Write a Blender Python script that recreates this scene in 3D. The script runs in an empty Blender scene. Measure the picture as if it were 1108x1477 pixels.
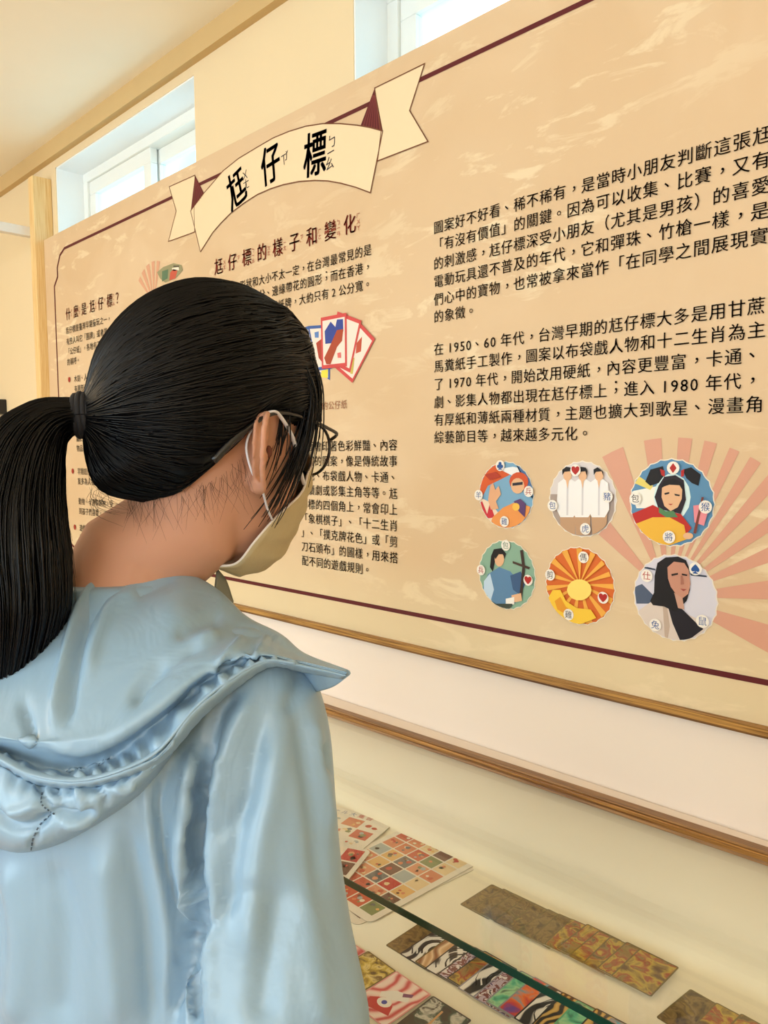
import bpy, bmesh, math, random
import numpy as np
from mathutils import Vector, Matrix
from mathutils.bvhtree import BVHTree
from mathutils.noise import noise as pnoise

# ---------------------------------------------------------------- camera, sky, lights, exposure
W, H = 1108, 1477
FL = 1120.0
AL, PT, RL = 0.777551901, 0.0744196580, -0.00792171885
EYE = 1.5                                   # camera height above the floor
scene = bpy.context.scene
_f = np.array([-math.cos(AL)*math.cos(PT), math.sin(AL)*math.cos(PT), -math.sin(PT)])
_r0 = np.array([math.sin(AL), math.cos(AL), 0.0]); _u0 = np.cross(_r0, _f)
_r = _r0*math.cos(RL)+_u0*math.sin(RL); _u = -_r0*math.sin(RL)+_u0*math.cos(RL)
cam_d = bpy.data.cameras.new('camera'); cam = bpy.data.objects.new('camera', cam_d)
scene.collection.objects.link(cam); scene.camera = cam
cam_d.sensor_fit = 'VERTICAL'; cam_d.sensor_height = 24.0; cam_d.lens = FL/H*24.0
cam_d.clip_start = 0.02; cam_d.clip_end = 200
cam.matrix_world = Matrix(((_r[0], _u[0], -_f[0], 0), (_r[1], _u[1], -_f[1], 0), (_r[2], _u[2], -_f[2], EYE), (0, 0, 0, 1)))

world = bpy.data.worlds.new('sky'); scene.world = world; world.use_nodes = True
wn = world.node_tree; wn.nodes.clear()
wo = wn.nodes.new('ShaderNodeOutputWorld'); wb = wn.nodes.new('ShaderNodeBackground')
wt = wn.nodes.new('ShaderNodeTexCoord'); wz = wn.nodes.new('ShaderNodeTexNoise'); wr = wn.nodes.new('ShaderNodeValToRGB')
wz.inputs['Scale'].default_value = 2.2; wz.inputs['Detail'].default_value = 5
wr.color_ramp.elements[0].position = 0.42; wr.color_ramp.elements[0].color = (0.36, 0.74, 0.95, 1)
wr.color_ramp.elements[1].position = 0.58; wr.color_ramp.elements[1].color = (0.92, 1.0, 1.0, 1)
wn.links.new(wt.outputs['Generated'], wz.inputs['Vector']); wn.links.new(wz.outputs['Fac'], wr.inputs['Fac'])
wn.links.new(wr.outputs['Color'], wb.inputs['Color']); wn.links.new(wb.outputs[0], wo.inputs[0])
wb.inputs['Strength'].default_value = 3.0

def area_light(name, loc, target, size, power, color):
    l = bpy.data.lights.new(name, 'AREA'); l.shape = 'RECTANGLE'; l.size, l.size_y = size
    l.energy = power; l.color = color
    o = bpy.data.objects.new(name, l); scene.collection.objects.link(o); o.location = loc
    o.rotation_euler = (Vector(target)-Vector(loc)).to_track_quat('-Z', 'Y').to_euler()
    return o
# daylight through the wide openings of the opposite wall, and warm room light added as unseen points that also brighten the ceiling
area_light('daylight_opening_light', (-2.0, -3.15, 1.65), (-2.0, 0, 2.3), (2.6, 1.5), 46, (0.80, 0.90, 1.0))
area_light('daylight_opening_light', (1.2, -3.15, 1.65), (1.0, 0, 2.3), (2.2, 1.5), 44, (0.86, 0.93, 1.0))
def warm_fill(loc, power, color):
    l = bpy.data.lights.new('unseen_warm_fill', 'POINT'); l.energy = power; l.color = color; l.shadow_soft_size = 0.14
    o = bpy.data.objects.new('unseen_warm_fill', l); scene.collection.objects.link(o); o.location = loc
warm_fill((-2.7, -0.7, 1.95), 23, (1.0, 0.80, 0.54)); warm_fill((-1.0, -1.2, 1.95), 13, (1.0, 0.86, 0.68)); warm_fill((0.9, -0.7, 1.95), 17, (1.0, 0.90, 0.76))
vs = scene.view_settings
scene.display_settings.display_device = 'sRGB'
vs.view_transform = 'Standard'; vs.look = 'None'; vs.exposure = -0.12; vs.gamma = 1.0; vs.use_curve_mapping = False

# ---------------------------------------------------------------- measuring helpers (pixel ray -> world point at a real depth)
def ray(px, py):
    return _r*(px-W/2)/FL - _u*(py-H/2)/FL + _f
def at(px, py, depth):
    v = ray(px, py)*depth; return Vector((v[0], v[1], v[2]+EYE))
def on_y(px, py, y):
    v = ray(px, py); v = v*(y/v[1]); return Vector((v[0], v[1], v[2]+EYE))
def on_z(px, py, z):
    v = ray(px, py); v = v*((z-EYE)/v[2]); return Vector((v[0], v[1], v[2]+EYE))
def project(p):
    q = np.array([p[0], p[1], p[2]-EYE]); d = q.dot(_f)
    return W/2+FL*q.dot(_r)/d, H/2-FL*q.dot(_u)/d, d
PY = 1.10                                   # plane of the printed panel
def pp(px, py):
    p = on_y(px, py, PY); return (p.x, p.z)

# ---------------------------------------------------------------- materials
def lin(c):
    return tuple(((x/255)/12.92 if x/255 <= 0.04045 else ((x/255+0.055)/1.055)**2.4) for x in c)
_mats = {}
def mat(name, rgb, rough=0.6, metal=0.0, spec=0.5, vary=0.0, vscale=8.0, bump=0.0, bscale=60.0, sheen=0.0, sss=0.0):
    if name in _mats: return _mats[name]
    m = bpy.data.materials.new(name); m.use_nodes = True; nt = m.node_tree; b = nt.nodes['Principled BSDF']
    c = lin(rgb); b.inputs['Base Color'].default_value = (*c, 1); b.inputs['Roughness'].default_value = rough
    b.inputs['Metallic'].default_value = metal; b.inputs['Specular IOR Level'].default_value = spec
    if sheen: b.inputs['Sheen Weight'].default_value = sheen
    if sss:
        b.inputs['Subsurface Weight'].default_value = sss; b.inputs['Subsurface Radius'].default_value = (0.6, 0.2, 0.1)
        b.inputs['Subsurface Scale'].default_value = 0.01
    tc = nt.nodes.new('ShaderNodeTexCoord')
    if vary:
        n = nt.nodes.new('ShaderNodeTexNoise'); n.inputs['Scale'].default_value = vscale; n.inputs['Detail'].default_value = 4
        mx = nt.nodes.new('ShaderNodeMix'); mx.data_type = 'RGBA'
        mx.inputs['A'].default_value = (*[x*(1-vary) for x in c], 1); mx.inputs['B'].default_value = (*[min(1, x*(1+vary)) for x in c], 1)
        nt.links.new(tc.outputs['Object'], n.inputs['Vector']); nt.links.new(n.outputs['Fac'], mx.inputs['Factor'])
        nt.links.new(mx.outputs['Result'], b.inputs['Base Color'])
    if bump:
        n = nt.nodes.new('ShaderNodeTexNoise'); n.inputs['Scale'].default_value = bscale; n.inputs['Detail'].default_value = 3
        bp = nt.nodes.new('ShaderNodeBump'); bp.inputs['Strength'].default_value = bump; bp.inputs['Distance'].default_value = 0.002
        nt.links.new(tc.outputs['Object'], n.inputs['Vector']); nt.links.new(n.outputs['Fac'], bp.inputs['Height'])
        nt.links.new(bp.outputs['Normal'], b.inputs['Normal'])
    _mats[name] = m; return m
def ink(rgb):
    return mat('ink_%d_%d_%d' % tuple(rgb), rgb, 0.55, spec=0.3)
def wood_mat(name, dark, light, axis='X', scale=1.0):
    if name in _mats: return _mats[name]
    m = mat(name, light, 0.42); nt = m.node_tree; b = nt.nodes['Principled BSDF']; tc = nt.nodes['Texture Coordinate']
    mp = nt.nodes.new('ShaderNodeMapping'); s = [90*scale]*3; s['XYZ'.index(axis)] = 1.6*scale; mp.inputs['Scale'].default_value = s
    n = nt.nodes.new('ShaderNodeTexNoise'); n.inputs['Detail'].default_value = 6; n.inputs['Roughness'].default_value = 0.6
    rp = nt.nodes.new('ShaderNodeValToRGB'); rp.color_ramp.elements[0].position = 0.38; rp.color_ramp.elements[1].position = 0.62
    rp.color_ramp.elements[0].color = (*lin(dark), 1); rp.color_ramp.elements[1].color = (*lin(light), 1)
    nt.links.new(tc.outputs['Object'], mp.inputs['Vector']); nt.links.new(mp.outputs[0], n.inputs['Vector'])
    nt.links.new(n.outputs['Fac'], rp.inputs['Fac']); nt.links.new(rp.outputs['Color'], b.inputs['Base Color'])
    return m
def panel_mat():
    m = mat('aged_print_paper', (224, 192, 150), 0.5, spec=0.35); nt = m.node_tree; b = nt.nodes['Principled BSDF']; tc = nt.nodes['Texture Coordinate']
    def noise(sx, sz, sc, det, lo, hi):
        mp = nt.nodes.new('ShaderNodeMapping'); mp.inputs['Scale'].default_value = (sx, 1, sz); mp.inputs['Rotation'].default_value = (0, 0.25, 0)
        n = nt.nodes.new('ShaderNodeTexNoise'); n.inputs['Scale'].default_value = sc; n.inputs['Detail'].default_value = det
        n.inputs['Roughness'].default_value = 0.62; n.inputs['Distortion'].default_value = 0.6
        r = nt.nodes.new('ShaderNodeValToRGB'); r.color_ramp.elements[0].position = lo; r.color_ramp.elements[1].position = hi
        nt.links.new(tc.outputs['Object'], mp.inputs[0]); nt.links.new(mp.outputs[0], n.inputs['Vector']); nt.links.new(n.outputs['Fac'], r.inputs['Fac'])
        return r.outputs['Color']
    streak = noise(1, 3.2, 7.0, 8, 0.55, 0.62); cloud = noise(1, 1, 2.2, 3, 0.40, 0.66)
    zone = noise(1, 1, 1.3, 2, 0.42, 0.60)
    mul = nt.nodes.new('ShaderNodeMath'); mul.operation = 'MULTIPLY'; nt.links.new(streak, mul.inputs[0]); nt.links.new(zone, mul.inputs[1])
    m1 = nt.nodes.new('ShaderNodeMix'); m1.data_type = 'RGBA'
    m1.inputs['A'].default_value = (*lin((214, 184, 146)), 1); m1.inputs['B'].default_value = (*lin((222, 195, 160)), 1)
    nt.links.new(cloud, m1.inputs['Factor'])
    m2 = nt.nodes.new('ShaderNodeMix'); m2.data_type = 'RGBA'; m2.inputs['B'].default_value = (*lin((234, 214, 178)), 1)
    mu2 = nt.nodes.new('ShaderNodeMath'); mu2.operation = 'MULTIPLY'; mu2.inputs[1].default_value = 0.75
    nt.links.new(mul.outputs[0], mu2.inputs[0]); nt.links.new(mu2.outputs[0], m2.inputs['Factor'])
    # the printed ground fades to a paler yellow along the bottom border
    sx = nt.nodes.new('ShaderNodeSeparateXYZ'); mr = nt.nodes.new('ShaderNodeMapRange'); nt.links.new(tc.outputs['Object'], sx.inputs[0]); nt.links.new(sx.outputs['Z'], mr.inputs['Value'])
    mr.inputs['From Min'].default_value = EYE-0.20; mr.inputs['From Max'].default_value = EYE-0.36
    mr.inputs['To Min'].default_value = 0.0; mr.inputs['To Max'].default_value = 0.85
    m3 = nt.nodes.new('ShaderNodeMix'); m3.data_type = 'RGBA'; m3.inputs['B'].default_value = (*lin((226, 208, 170)), 1)
    nt.links.new(mr.outputs[0], m3.inputs['Factor']); nt.links.new(m1.outputs['Result'], m3.inputs['A'])
    nt.links.new(m3.outputs['Result'], m2.inputs['A']); nt.links.new(m2.outputs['Result'], b.inputs['Base Color'])
    return m
def glass_mat(name, tint=(0.990, 0.996, 0.990), refl=1.0):
    if name in _mats: return _mats[name]
    m = bpy.data.materials.new(name); m.use_nodes = True; nt = m.node_tree; nt.nodes.clear()
    o = nt.nodes.new('ShaderNodeOutputMaterial'); t = nt.nodes.new('ShaderNodeBsdfTransparent'); g = nt.nodes.new('ShaderNodeBsdfGlossy')
    t.inputs[0].default_value = (*tint, 1); g.inputs['Roughness'].default_value = 0.02
    fr = nt.nodes.new('ShaderNodeFresnel'); ge = nt.nodes.new('ShaderNodeNewGeometry')
    mr = nt.nodes.new('ShaderNodeMapRange'); mr.inputs['To Min'].default_value = 1.45; mr.inputs['To Max'].default_value = 1/1.45
    nt.links.new(ge.outputs['Backfacing'], mr.inputs['Value']); nt.links.new(mr.outputs[0], fr.inputs['IOR'])
    mu = nt.nodes.new('ShaderNodeMath'); mu.operation = 'MULTIPLY'; mu.inputs[1].default_value = refl
    mx = nt.nodes.new('ShaderNodeMixShader'); nt.links.new(fr.outputs[0], mu.inputs[0]); nt.links.new(mu.outputs[0], mx.inputs[0])
    nt.links.new(t.outputs[0], mx.inputs[1]); nt.links.new(g.outputs[0], mx.inputs[2]); nt.links.new(mx.outputs[0], o.inputs[0])
    _mats[name] = m; return m

# ---------------------------------------------------------------- object helpers
C = scene.collection
def link(name, me, parent=None, label=None, cat=None, group=None, kind=None, smooth=False):
    o = bpy.data.objects.new(name, me); C.objects.link(o)
    if parent is not None: o.parent = parent; o.matrix_parent_inverse = Matrix.Translation(parent.location).inverted() if parent.type == 'EMPTY' else Matrix.Identity(4)
    if label: o['label'] = label
    if cat: o['category'] = cat
    if group: o['group'] = group
    if kind: o['kind'] = kind
    if smooth:
        for p in me.polygons: p.use_smooth = True
    return o
def thing(name, loc, label=None, cat=None, group=None, kind=None):
    o = bpy.data.objects.new(name, None); C.objects.link(o); o.location = loc; o.empty_display_size = 0.05
    if label: o['label'] = label
    if cat: o['category'] = cat
    if group: o['group'] = group
    if kind: o['kind'] = kind
    return o
class MB:
    def __init__(s): s.v = []; s.f = []; s.mi = []; s.mats = []
    def mid(s, m):
        if m not in s.mats: s.mats.append(m)
        return s.mats.index(m)
    def add(s, vs, fs, m):
        b = len(s.v); i = s.mid(m); s.v += [tuple(v) for v in vs]
        for f in fs: s.f.append([b+k for k in f]); s.mi.append(i)
    def box(s, a, b, m):
        (x0, y0, z0), (x1, y1, z1) = a, b
        s.add([(x0,y0,z0),(x1,y0,z0),(x1,y1,z0),(x0,y1,z0),(x0,y0,z1),(x1,y0,z1),(x1,y1,z1),(x0,y1,z1)],
              [(0,3,2,1),(4,5,6,7),(0,1,5,4),(1,2,6,5),(2,3,7,6),(3,0,4,7)], m)
    def mesh(s, name):
        me = bpy.data.meshes.new(name); me.from_pydata(s.v, [], s.f); me.update()
        for m in s.mats: me.materials.append(m)
        for p, i in zip(me.polygons, s.mi): p.material_index = i
        return me
    def build(s, name, parent=None, smooth=False, bevel=0.0, **k):
        o = link(name, s.mesh(name), parent, smooth=smooth, **k)
        if bevel:
            md = o.modifiers.new('bevel', 'BEVEL'); md.width = bevel; md.segments = 2; md.limit_method = 'ANGLE'
        return o
def box(name, a, b, m, parent=None, bevel=0.0, **k):
    q = MB(); q.box(a, b, m); return q.build(name, parent, bevel=bevel, **k)
def tube_data(pts, rads, n=12, cap=True):
    pts = [Vector(p) for p in pts]; V = []; F = []
    t0 = (pts[1]-pts[0]).normalized(); up = Vector((0, 0, 1)) if abs(t0.z) < 0.9 else Vector((1, 0, 0))
    a = t0.cross(up).normalized()
    for i, p in enumerate(pts):
        t = (pts[min(i+1, len(pts)-1)]-pts[max(i-1, 0)])
        t = t.normalized() if t.length > 1e-9 else t0
        a = (a-t*a.dot(t)).normalized(); b = t.cross(a)
        r = rads[i] if isinstance(rads, list) else rads
        ra, rb = r if isinstance(r, tuple) else (r, r)
        for k in range(n):
            w = 2*math.pi*k/n; V.append(p+a*ra*math.cos(w)+b*rb*math.sin(w))
    for i in range(len(pts)-1):
        for k in range(n):
            F.append((i*n+k, i*n+(k+1) % n, (i+1)*n+(k+1) % n, (i+1)*n+k))
    if cap: F.append(tuple(range(n-1, -1, -1))); F.append(tuple(range((len(pts)-1)*n, len(pts)*n)))
    return V, F
def catmull(pts, n):
    P = [Vector(p) for p in pts]; P = [P[0]*2-P[1]]+P+[P[-1]*2-P[-2]]; out = []
    for i in range(1, len(P)-2):
        for k in range(n):
            t = k/n; a, b, c, d = P[i-1:i+3]
            out.append(0.5*((2*b)+(c-a)*t+(2*a-5*b+4*c-d)*t*t+(3*b-a-3*c+d)*t**3))
    out.append(P[-2]); return out
# ---------------------------------------------------------------- the room
plaster = mat('cream_plaster', (232, 212, 174), 0.85, vary=0.03, vscale=3, bump=0.15, bscale=120)
wallwhite = mat('pale_plaster', (240, 226, 214), 0.8, vary=0.03, vscale=2)
ceil_m = mat('ceiling_paint', (250, 242, 222), 0.85, vary=0.02)
beam_m = mat('beam_shade_tone', (206, 176, 124), 0.8, vary=0.04)  # soft shade of the band is put into this darker beige
post_x = pp(66, 420)[0]-0.0225
WY = 1.135                                   # wall plane behind the panel
CZ = EYE+1.075                               # ceiling
def floor_m():
    return wood_mat('floor_boards', (160, 124, 86), (200, 164, 120), 'X', 0.4)
XL, XR, YB = -4.6, 2.6, -3.2
box('floor', (XL, YB, -0.05), (XR, WY+0.172, 0), floor_m(), kind='structure')
box('ceiling', (XL, YB, CZ), (XR, WY+0.172, CZ+0.1), ceil_m, kind='structure')
box('wall_left', (XL-0.1, YB, 0), (XL, WY+0.172, CZ), plaster, kind='structure')
box('wall_right', (XR, YB, 0), (XR+0.1, WY+0.172, CZ), plaster, kind='structure')
# opposite wall with two wide openings
q = MB(); ops = [(-3.3, -0.7), (0.1, 2.3)]
xs = [XL]+[v for o in ops for v in o]+[XR]
for i in range(0, len(xs), 2): q.box((xs[i], YB-0.1, 0), (xs[i+1], YB, CZ), plaster)
for a, b in ops: q.box((a, YB-0.1, 0), (b, YB, 0.9), plaster); q.box((a, YB-0.1, 2.4), (b, YB, CZ), plaster)
q.build('wall_back', kind='structure')
# exhibit wall with two high windows
WT = EYE+0.995; WBt = EYE+0.56; WD = 0.095
w1 = (on_y(82, 300, WY).x, on_y(280, 120, WY).x); w2 = (on_y(510, 60, WY).x, on_y(510, 60, WY).x+0.90)
q = MB()
q.box((XL, WY, 0), (XR, WY+0.172, WBt), plaster); q.box((XL, WY, WT), (XR, WY+0.172, CZ), plaster)
q.box((XL, WY, WBt), (w1[0], WY+0.172, WT), plaster); q.box((w1[1], WY, WBt), (w2[0], WY+0.172, WT), plaster); q.box((w2[1], WY, WBt), (XR, WY+0.172, WT), plaster)
q.build('wall_front', kind='structure')
box('trim_1', (XL, WY-0.022, EYE+1.020), (XR, WY, CZ), beam_m, kind='structure')
# cream boarding left of the panel, same height as the panel
box('trim_2', (XL, PY+0.004, 0.0), (post_x-0.022, WY, EYE+0.742), plaster, kind='structure')
box('trim_3', (on_y(200, 900, PY).x-1.4, PY+0.012, 0.95), (1.6, WY, EYE-0.36), wallwhite, kind='structure')
frame_w = mat('white_window_frame', (238, 240, 236), 0.4); black = mat('black_rubber', (22, 22, 26), 0.5)
wglass = glass_mat('window_glass', (0.95, 1.0, 1.0), 0.6)
lining = mat('window_lining', (244, 248, 250), 0.6)
for n, (a, b) in enumerate((w1, w2), 1):
    w = thing('window_%d' % n, ((a+b)/2, WY+WD, WBt), kind='structure')
    q = MB(); t = 0.035; fy0, fy1 = WY+WD, WY+WD+0.07
    q.box((a, fy0, WBt), (b, fy1, WBt+t), frame_w); q.box((a, fy0, WT-t), (b, fy1, WT), frame_w)
    q.box((a, fy0, WBt+t), (a+t, fy1, WT-t), frame_w); q.box((b-t, fy0, WBt+t), (b, fy1, WT-t), frame_w)
    q.build('window_frame', w, bevel=0.002)
    q = MB(); q.box((a, WY+0.002, WBt), (a+0.004, fy0, WT), lining); q.box((a, WY+0.002, WT-0.004), (b, fy0, WT), lining)
    q.box((b-0.004, WY+0.002, WBt), (b, fy0, WT), lining); q.box((a, WY+0.002, WBt), (b, fy0, WBt+0.004), lining)
    q.build('window_lining', w)
    mid = (a+b)/2
    for k, (s0, s1) in enumerate(((a+t, mid+0.02), (mid-0.02, b-t))):
        yy = fy0+0.008+0.03*k; u = 0.045; q = MB()
        z0, z1 = WBt+t, WT-t
        q.box((s0, yy, z0), (s1, yy+0.024, z0+u), frame_w); q.box((s0, yy, z1-u), (s1, yy+0.024, z1), frame_w)
        q.box((s0, yy, z0+u), (s0+u, yy+0.024, z1-u), frame_w); q.box((s1-u, yy, z0+u), (s1, yy+0.024, z1-u), frame_w)
        s = q.build('sash', w, bevel=0.002)
        box('glass_pane', (s0+u, yy+0.009, z0+u), (s1-u, yy+0.014, z1-u), wglass, s)
        if k == 0: box('window_catch', (s0+0.004, yy-0.010, z0+0.06), (s0+0.026, yy, z0+0.235), black, s, bevel=0.003, label='black window catch')

# ---------------------------------------------------------------- posts and rails
pine = wood_mat('pale_pine', (226, 184, 118), (244, 216, 160), 'Z'); pineX = wood_mat('pale_pine_rail', (225, 195, 150), (246, 226, 190), 'Y')
pa = on_y(62, 440, PY)
t = thing('frame_post', (post_x, PY-0.02, 0), 'pale pine post standing at the left end of the printed panel', 'post')
box('post_shaft', (post_x-0.020, PY-0.030, 0), (post_x+0.0215, WY-0.001, on_y(60, 243, PY-0.03).z), pine, t, bevel=0.002)
box('post_foot', (post_x-0.05, PY-0.056, 0), (post_x+0.0215, PY-0.03, 0.03), pine, t, bevel=0.002)
zc = on_y(57, 326, PY-0.03).z; rb = box('crossbar', (post_x-0.048, PY-1.0, zc-0.016), (post_x-0.0205, WY-0.03, zc+0.016), mat('white_lacquer', (232, 230, 226), 0.4), bevel=0.002)
rb['label'] = 'white crossbar running from the pine post toward the viewer at upper left'; rb['category'] = 'bar'
a = on_y(-14, 600, PY+0.0); b = on_y(8, 576, PY+0.0)
q = MB(); q.box((a.x, PY-0.03, a.z), (b.x, PY+0.004, b.z), black); q.box((a.x+0.02, PY-0.036, a.z+0.012), (b.x-0.015, PY-0.03, b.z-0.012), mat('dark_plastic', (34, 34, 38), 0.4))
q.build('wall_switch_box', bevel=0.003, label='small black box on the cream wall left of the pine post', cat='box')

# ---------------------------------------------------------------- the printed panel
PXL, PXR, PZB, PZT = pp(66, 420)[0], 0.75, EYE-0.376, EYE+0.7505
panel = thing('exhibit_panel', (-1.0, PY, PZB), 'long beige printed panel about round paper toy cards, with dark red border line', 'panel')
paper = panel_mat()
box('board', (PXL, PY, PZB), (PXR, PY+0.02, PZT), paper, panel, bevel=0.001)
oak = wood_mat('oak_strip', (120, 78, 30), (196, 148, 78), 'X'); oakd = wood_mat('oak_dark', (84, 50, 20), (140, 96, 46), 'X')
q = MB(); q.box((PXL+0.001, PY-0.012, PZB-0.010), (PXR, PY+0.02, PZB), oak); q.box((PXL+0.001, PY-0.010, PZB-0.014), (PXR, PY+0.02, PZB-0.010), oakd)
q.build('bottom_rail', panel, label='thin oak rail under the panel')
def flat(q, pts, m, lay):                   # pts are (X, Z) on the panel; lay = print layer
    y = PY-0.0004-0.0002*lay
    area = sum(pts[i][0]*pts[(i+1) % len(pts)][1]-pts[(i+1) % len(pts)][0]*pts[i][1] for i in range(len(pts)))
    if area < 0: pts = pts[::-1]
    q.add([(x, y, z) for x, z in pts], [tuple(range(len(pts)))], m)
def stroke(q, pts, wd, m, lay, closed=False):
    P = [Vector((p[0], p[1])) for p in pts]; n = len(P); L = []; R_ = []
    for i in range(n):
        a = P[(i-1) % n] if (closed or i > 0) else P[i]; b = P[(i+1) % n] if (closed or i < n-1) else P[i]
        t1 = (P[i]-a); t2 = (b-P[i]); t1 = t1.normalized() if t1.length > 1e-9 else t2.normalized(); t2 = t2.normalized() if t2.length > 1e-9 else t1
        nn = Vector((-(t1.y+t2.y), t1.x+t2.x)); nn = nn.normalized() if nn.length > 1e-6 else Vector((-t1.y, t1.x))
        k = 1/max(0.45, nn.dot(Vector((-t1.y, t1.x)))); L.append(P[i]+nn*wd/2*k); R_.append(P[i]-nn*wd/2*k)
    y = PY-0.0004-0.0002*lay
    for i in range(n if closed else n-1):
        j = (i+1) % n
        q.add([(p.x, y, p.y) for p in (R_[i], R_[j], L[j], L[i])], [(0, 1, 2, 3)], m)
maroon = ink((92, 26, 30)); brown = ink((112, 66, 40)); cream_ink = ink((238, 214, 176)); dark = ink((48, 34, 30)); redink = ink((158, 42, 34))
# border line with stepped corners
zt = pp(613, 112)[1]; zb = pp(318, 832)[1]; xl = pp(80, 450)[0]; e = 0.055; xr = PXR-0.05
q = MB()
def corner(x, z, sx, sz):
    return [(x, z-sz*2.0*e), (x+sx*0.55*e, z-sz*1.5*e), (x+sx*0.55*e, z-sz*0.95*e), (x+sx*1.0*e, z-sz*0.3*e), (x+sx*1.7*e, z)]
pts = corner(xl, zt, 1, 1)+corner(xr, zt, -1, 1)[::-1]+corner(xr, zb, -1, -1)+corner(xl, zb, 1, -1)[::-1]
stroke(q, pts, 0.0085, maroon, 1, True)
q.build('border_line', panel)
# title ribbon
c2 = lambda L: [pp(220+x/2.638, 80+y/2.638) for x, y in L]
q = MB()
tailL = c2([(65,500),(163,456),(160,592),(162,672),(62,708),(92,592)]); tailR = c2([(847,125),(1037,32),(980,210),(1050,328),(858,402),(872,288)])
foldL = c2([(163,456),(200,530),(147,592)]); foldR = c2([(847,125),(878,288),(793,268)])
top = [(147,592),(197,525),(270,440),(330,392),(400,350),(460,315),(520,290),(585,270),(650,260),(715,260),(780,266),(830,275),(878,288)]
bot = [(831,523),(775,502),(720,487),(670,478),(620,476),(560,480),(500,492),(450,508),(400,530),(350,562),(300,600),(262,638),(230,675),(184,747)]
tp = c2(top); bt = c2(bot)
for tl_ in (tailL, tailR): flat(q, tl_, cream_ink, 2)
for f in (foldL, foldR): flat(q, f, maroon, 3)
n = 24
def resample(L, n):
    L = [Vector(p) for p in L]; d = [0]
    for i in range(1, len(L)): d.append(d[-1]+(L[i]-L[i-1]).length)
    out = []
    for k in range(n+1):
        s = d[-1]*k/n; i = 0
        while i < len(L)-2 and d[i+1] < s: i += 1
        out.append(tuple(L[i].lerp(L[i+1], (s-d[i])/max(1e-9, d[i+1]-d[i]))))
    return out
a_, b_ = resample(tp, n), resample(bt[::-1], n)
for k in range(n): flat(q, [a_[k], a_[k+1], b_[k+1], b_[k]], cream_ink, 4)
for L in (tailL, tailR): stroke(q, L, 0.0022, brown, 5, True)
stroke(q, tp+bt, 0.0024, brown, 6, True)
for F_, base in ((foldR, 0), (foldL, 0)):      # hatching lines on the folded parts
    A = Vector(F_[0])
    for k in range(1, 8):
        B = Vector(F_[1]).lerp(Vector(F_[2]), k/8); stroke(q, [tuple(A.lerp(B, 0.18)), tuple(B)], 0.0012, ink((138, 62, 62)), 4)
q.build('title_ribbon', panel, label='cream printed ribbon banner with dark red folds')

# ---- writing
_gl = {}
def glyph(ch, off=0.0):
    if (ch, off) in _gl: return _gl[(ch, off)]
    c = bpy.data.curves.new('t', 'FONT'); c.body = ch; c.size = 1; c.offset = off; c.resolution_u = 2
    o = bpy.data.objects.new('t', c); C.objects.link(o)
    me = bpy.data.meshes.new_from_object(o.evaluated_get(bpy.context.evaluated_depsgraph_get()))
    V = np.array([(v.co.x, v.co.y) for v in me.vertices]); F = [tuple(p.vertices) for p in me.polygons]
    bpy.data.objects.remove(o); bpy.data.curves.remove(c); bpy.data.meshes.remove(me)
    _gl[(ch, off)] = (V, F); return V, F
def bold(ch, off):
    V, F = glyph(ch); o = abs(off)
    if not o: return V, F
    D = [(-o, 0), (o, 0)] if o < 0.012 else [(-o, -o*.6), (o, -o*.6), (o, o*.6), (-o, o*.6), (0, 0)]
    n = len(V); return np.concatenate([V+np.array(d) for d in D]), [tuple(i+k*n for i in f) for k in range(len(D)) for f in F]
def put(q, ch, x, z, s, m, lay=7, off=0.0, rot=0.0, sx=1.0, plane=None):  # centre of the character cell at (x, z)
    if ch == ' ': return
    V, F = bold(ch, off)
    w = 0.5 if ord(ch) < 128 else 1.0
    cx = (V[:, 0].min()+V[:, 0].max())/2 if ord(ch) < 128 or ch in '♥♦♣♠●' else 0.5
    cr, sr = math.cos(rot), math.sin(rot); y = PY-0.0004-0.0002*lay; out = []
    for vx, vy in V:
        a, b = (vx-cx)*s*sx, (vy-0.36)*s
        X, Z = x+a*cr-b*sr, z+a*sr+b*cr
        out.append((X, y, Z) if plane is None else plane(X, Z))
    q.add(out, F, m)
def write(line, x0, z, p, m, s=None, off=0.0, name='text_line', gap=1.0, right=None):
    s = s or p*0.95; q = MB(); adv = []
    for ch in line: adv.append(0.56 if ord(ch) < 128 and ch != ' ' else (0.3 if ch == ' ' else 1.0))
    x = x0-p/2
    if right is not None: x = right+p/2-sum(adv)*p
    for ch, a in zip(line, adv):
        sh = {'，': (0.32, 0.30), '。': (0.30, 0.30), '、': (0.28, 0.30), '；': (0.3, 0.3)}.get(ch, (0, 0)) if s < 0.05 else (0, 0)
        put(q, ch, x+a*p/2+sh[0]*p*0.9, z+sh[1]*p*0.9, s, m, off=off); x += a*p
    q.build(name, panel, kind='stuff')
P1 = 0.02576
for k, (l, z) in enumerate([('圖案好不好看、稀不稀有，是當時小朋友判斷這張尪', .4145), ('「有沒有價值」的關鍵。因為可以收集、比賽，又有', .3825), ('的刺激感，尪仔標深受小朋友（尤其是男孩）的喜愛', .3495),
        ('電動玩具還不普及的年代，它和彈珠、竹槍一樣，是', .3171), ('們心中的寶物，也常被拿來當作「在同學之間展現實', .2844), ('的象徵。', .2529),
        ('在 1950、60 年代，台灣早期的尪仔標大多是用甘蔗', .1935), ('馬糞紙手工製作，圖案以布袋戲人物和十二生肖為主', .1618), ('了 1970 年代，開始改用硬紙，內容更豐富，卡通、', .1290),
        ('劇、影集人物都出現在尪仔標上；進入 1980 年代，', .0955), ('有厚紙和薄紙兩種材質，主題也擴大到歌星、漫畫角', .0628), ('綜藝節目等，越來越多元化。', .0303)]):
    write(l, -0.9675, EYE+z, P1, dark, off=0.006)
xe = -1.1573
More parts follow.
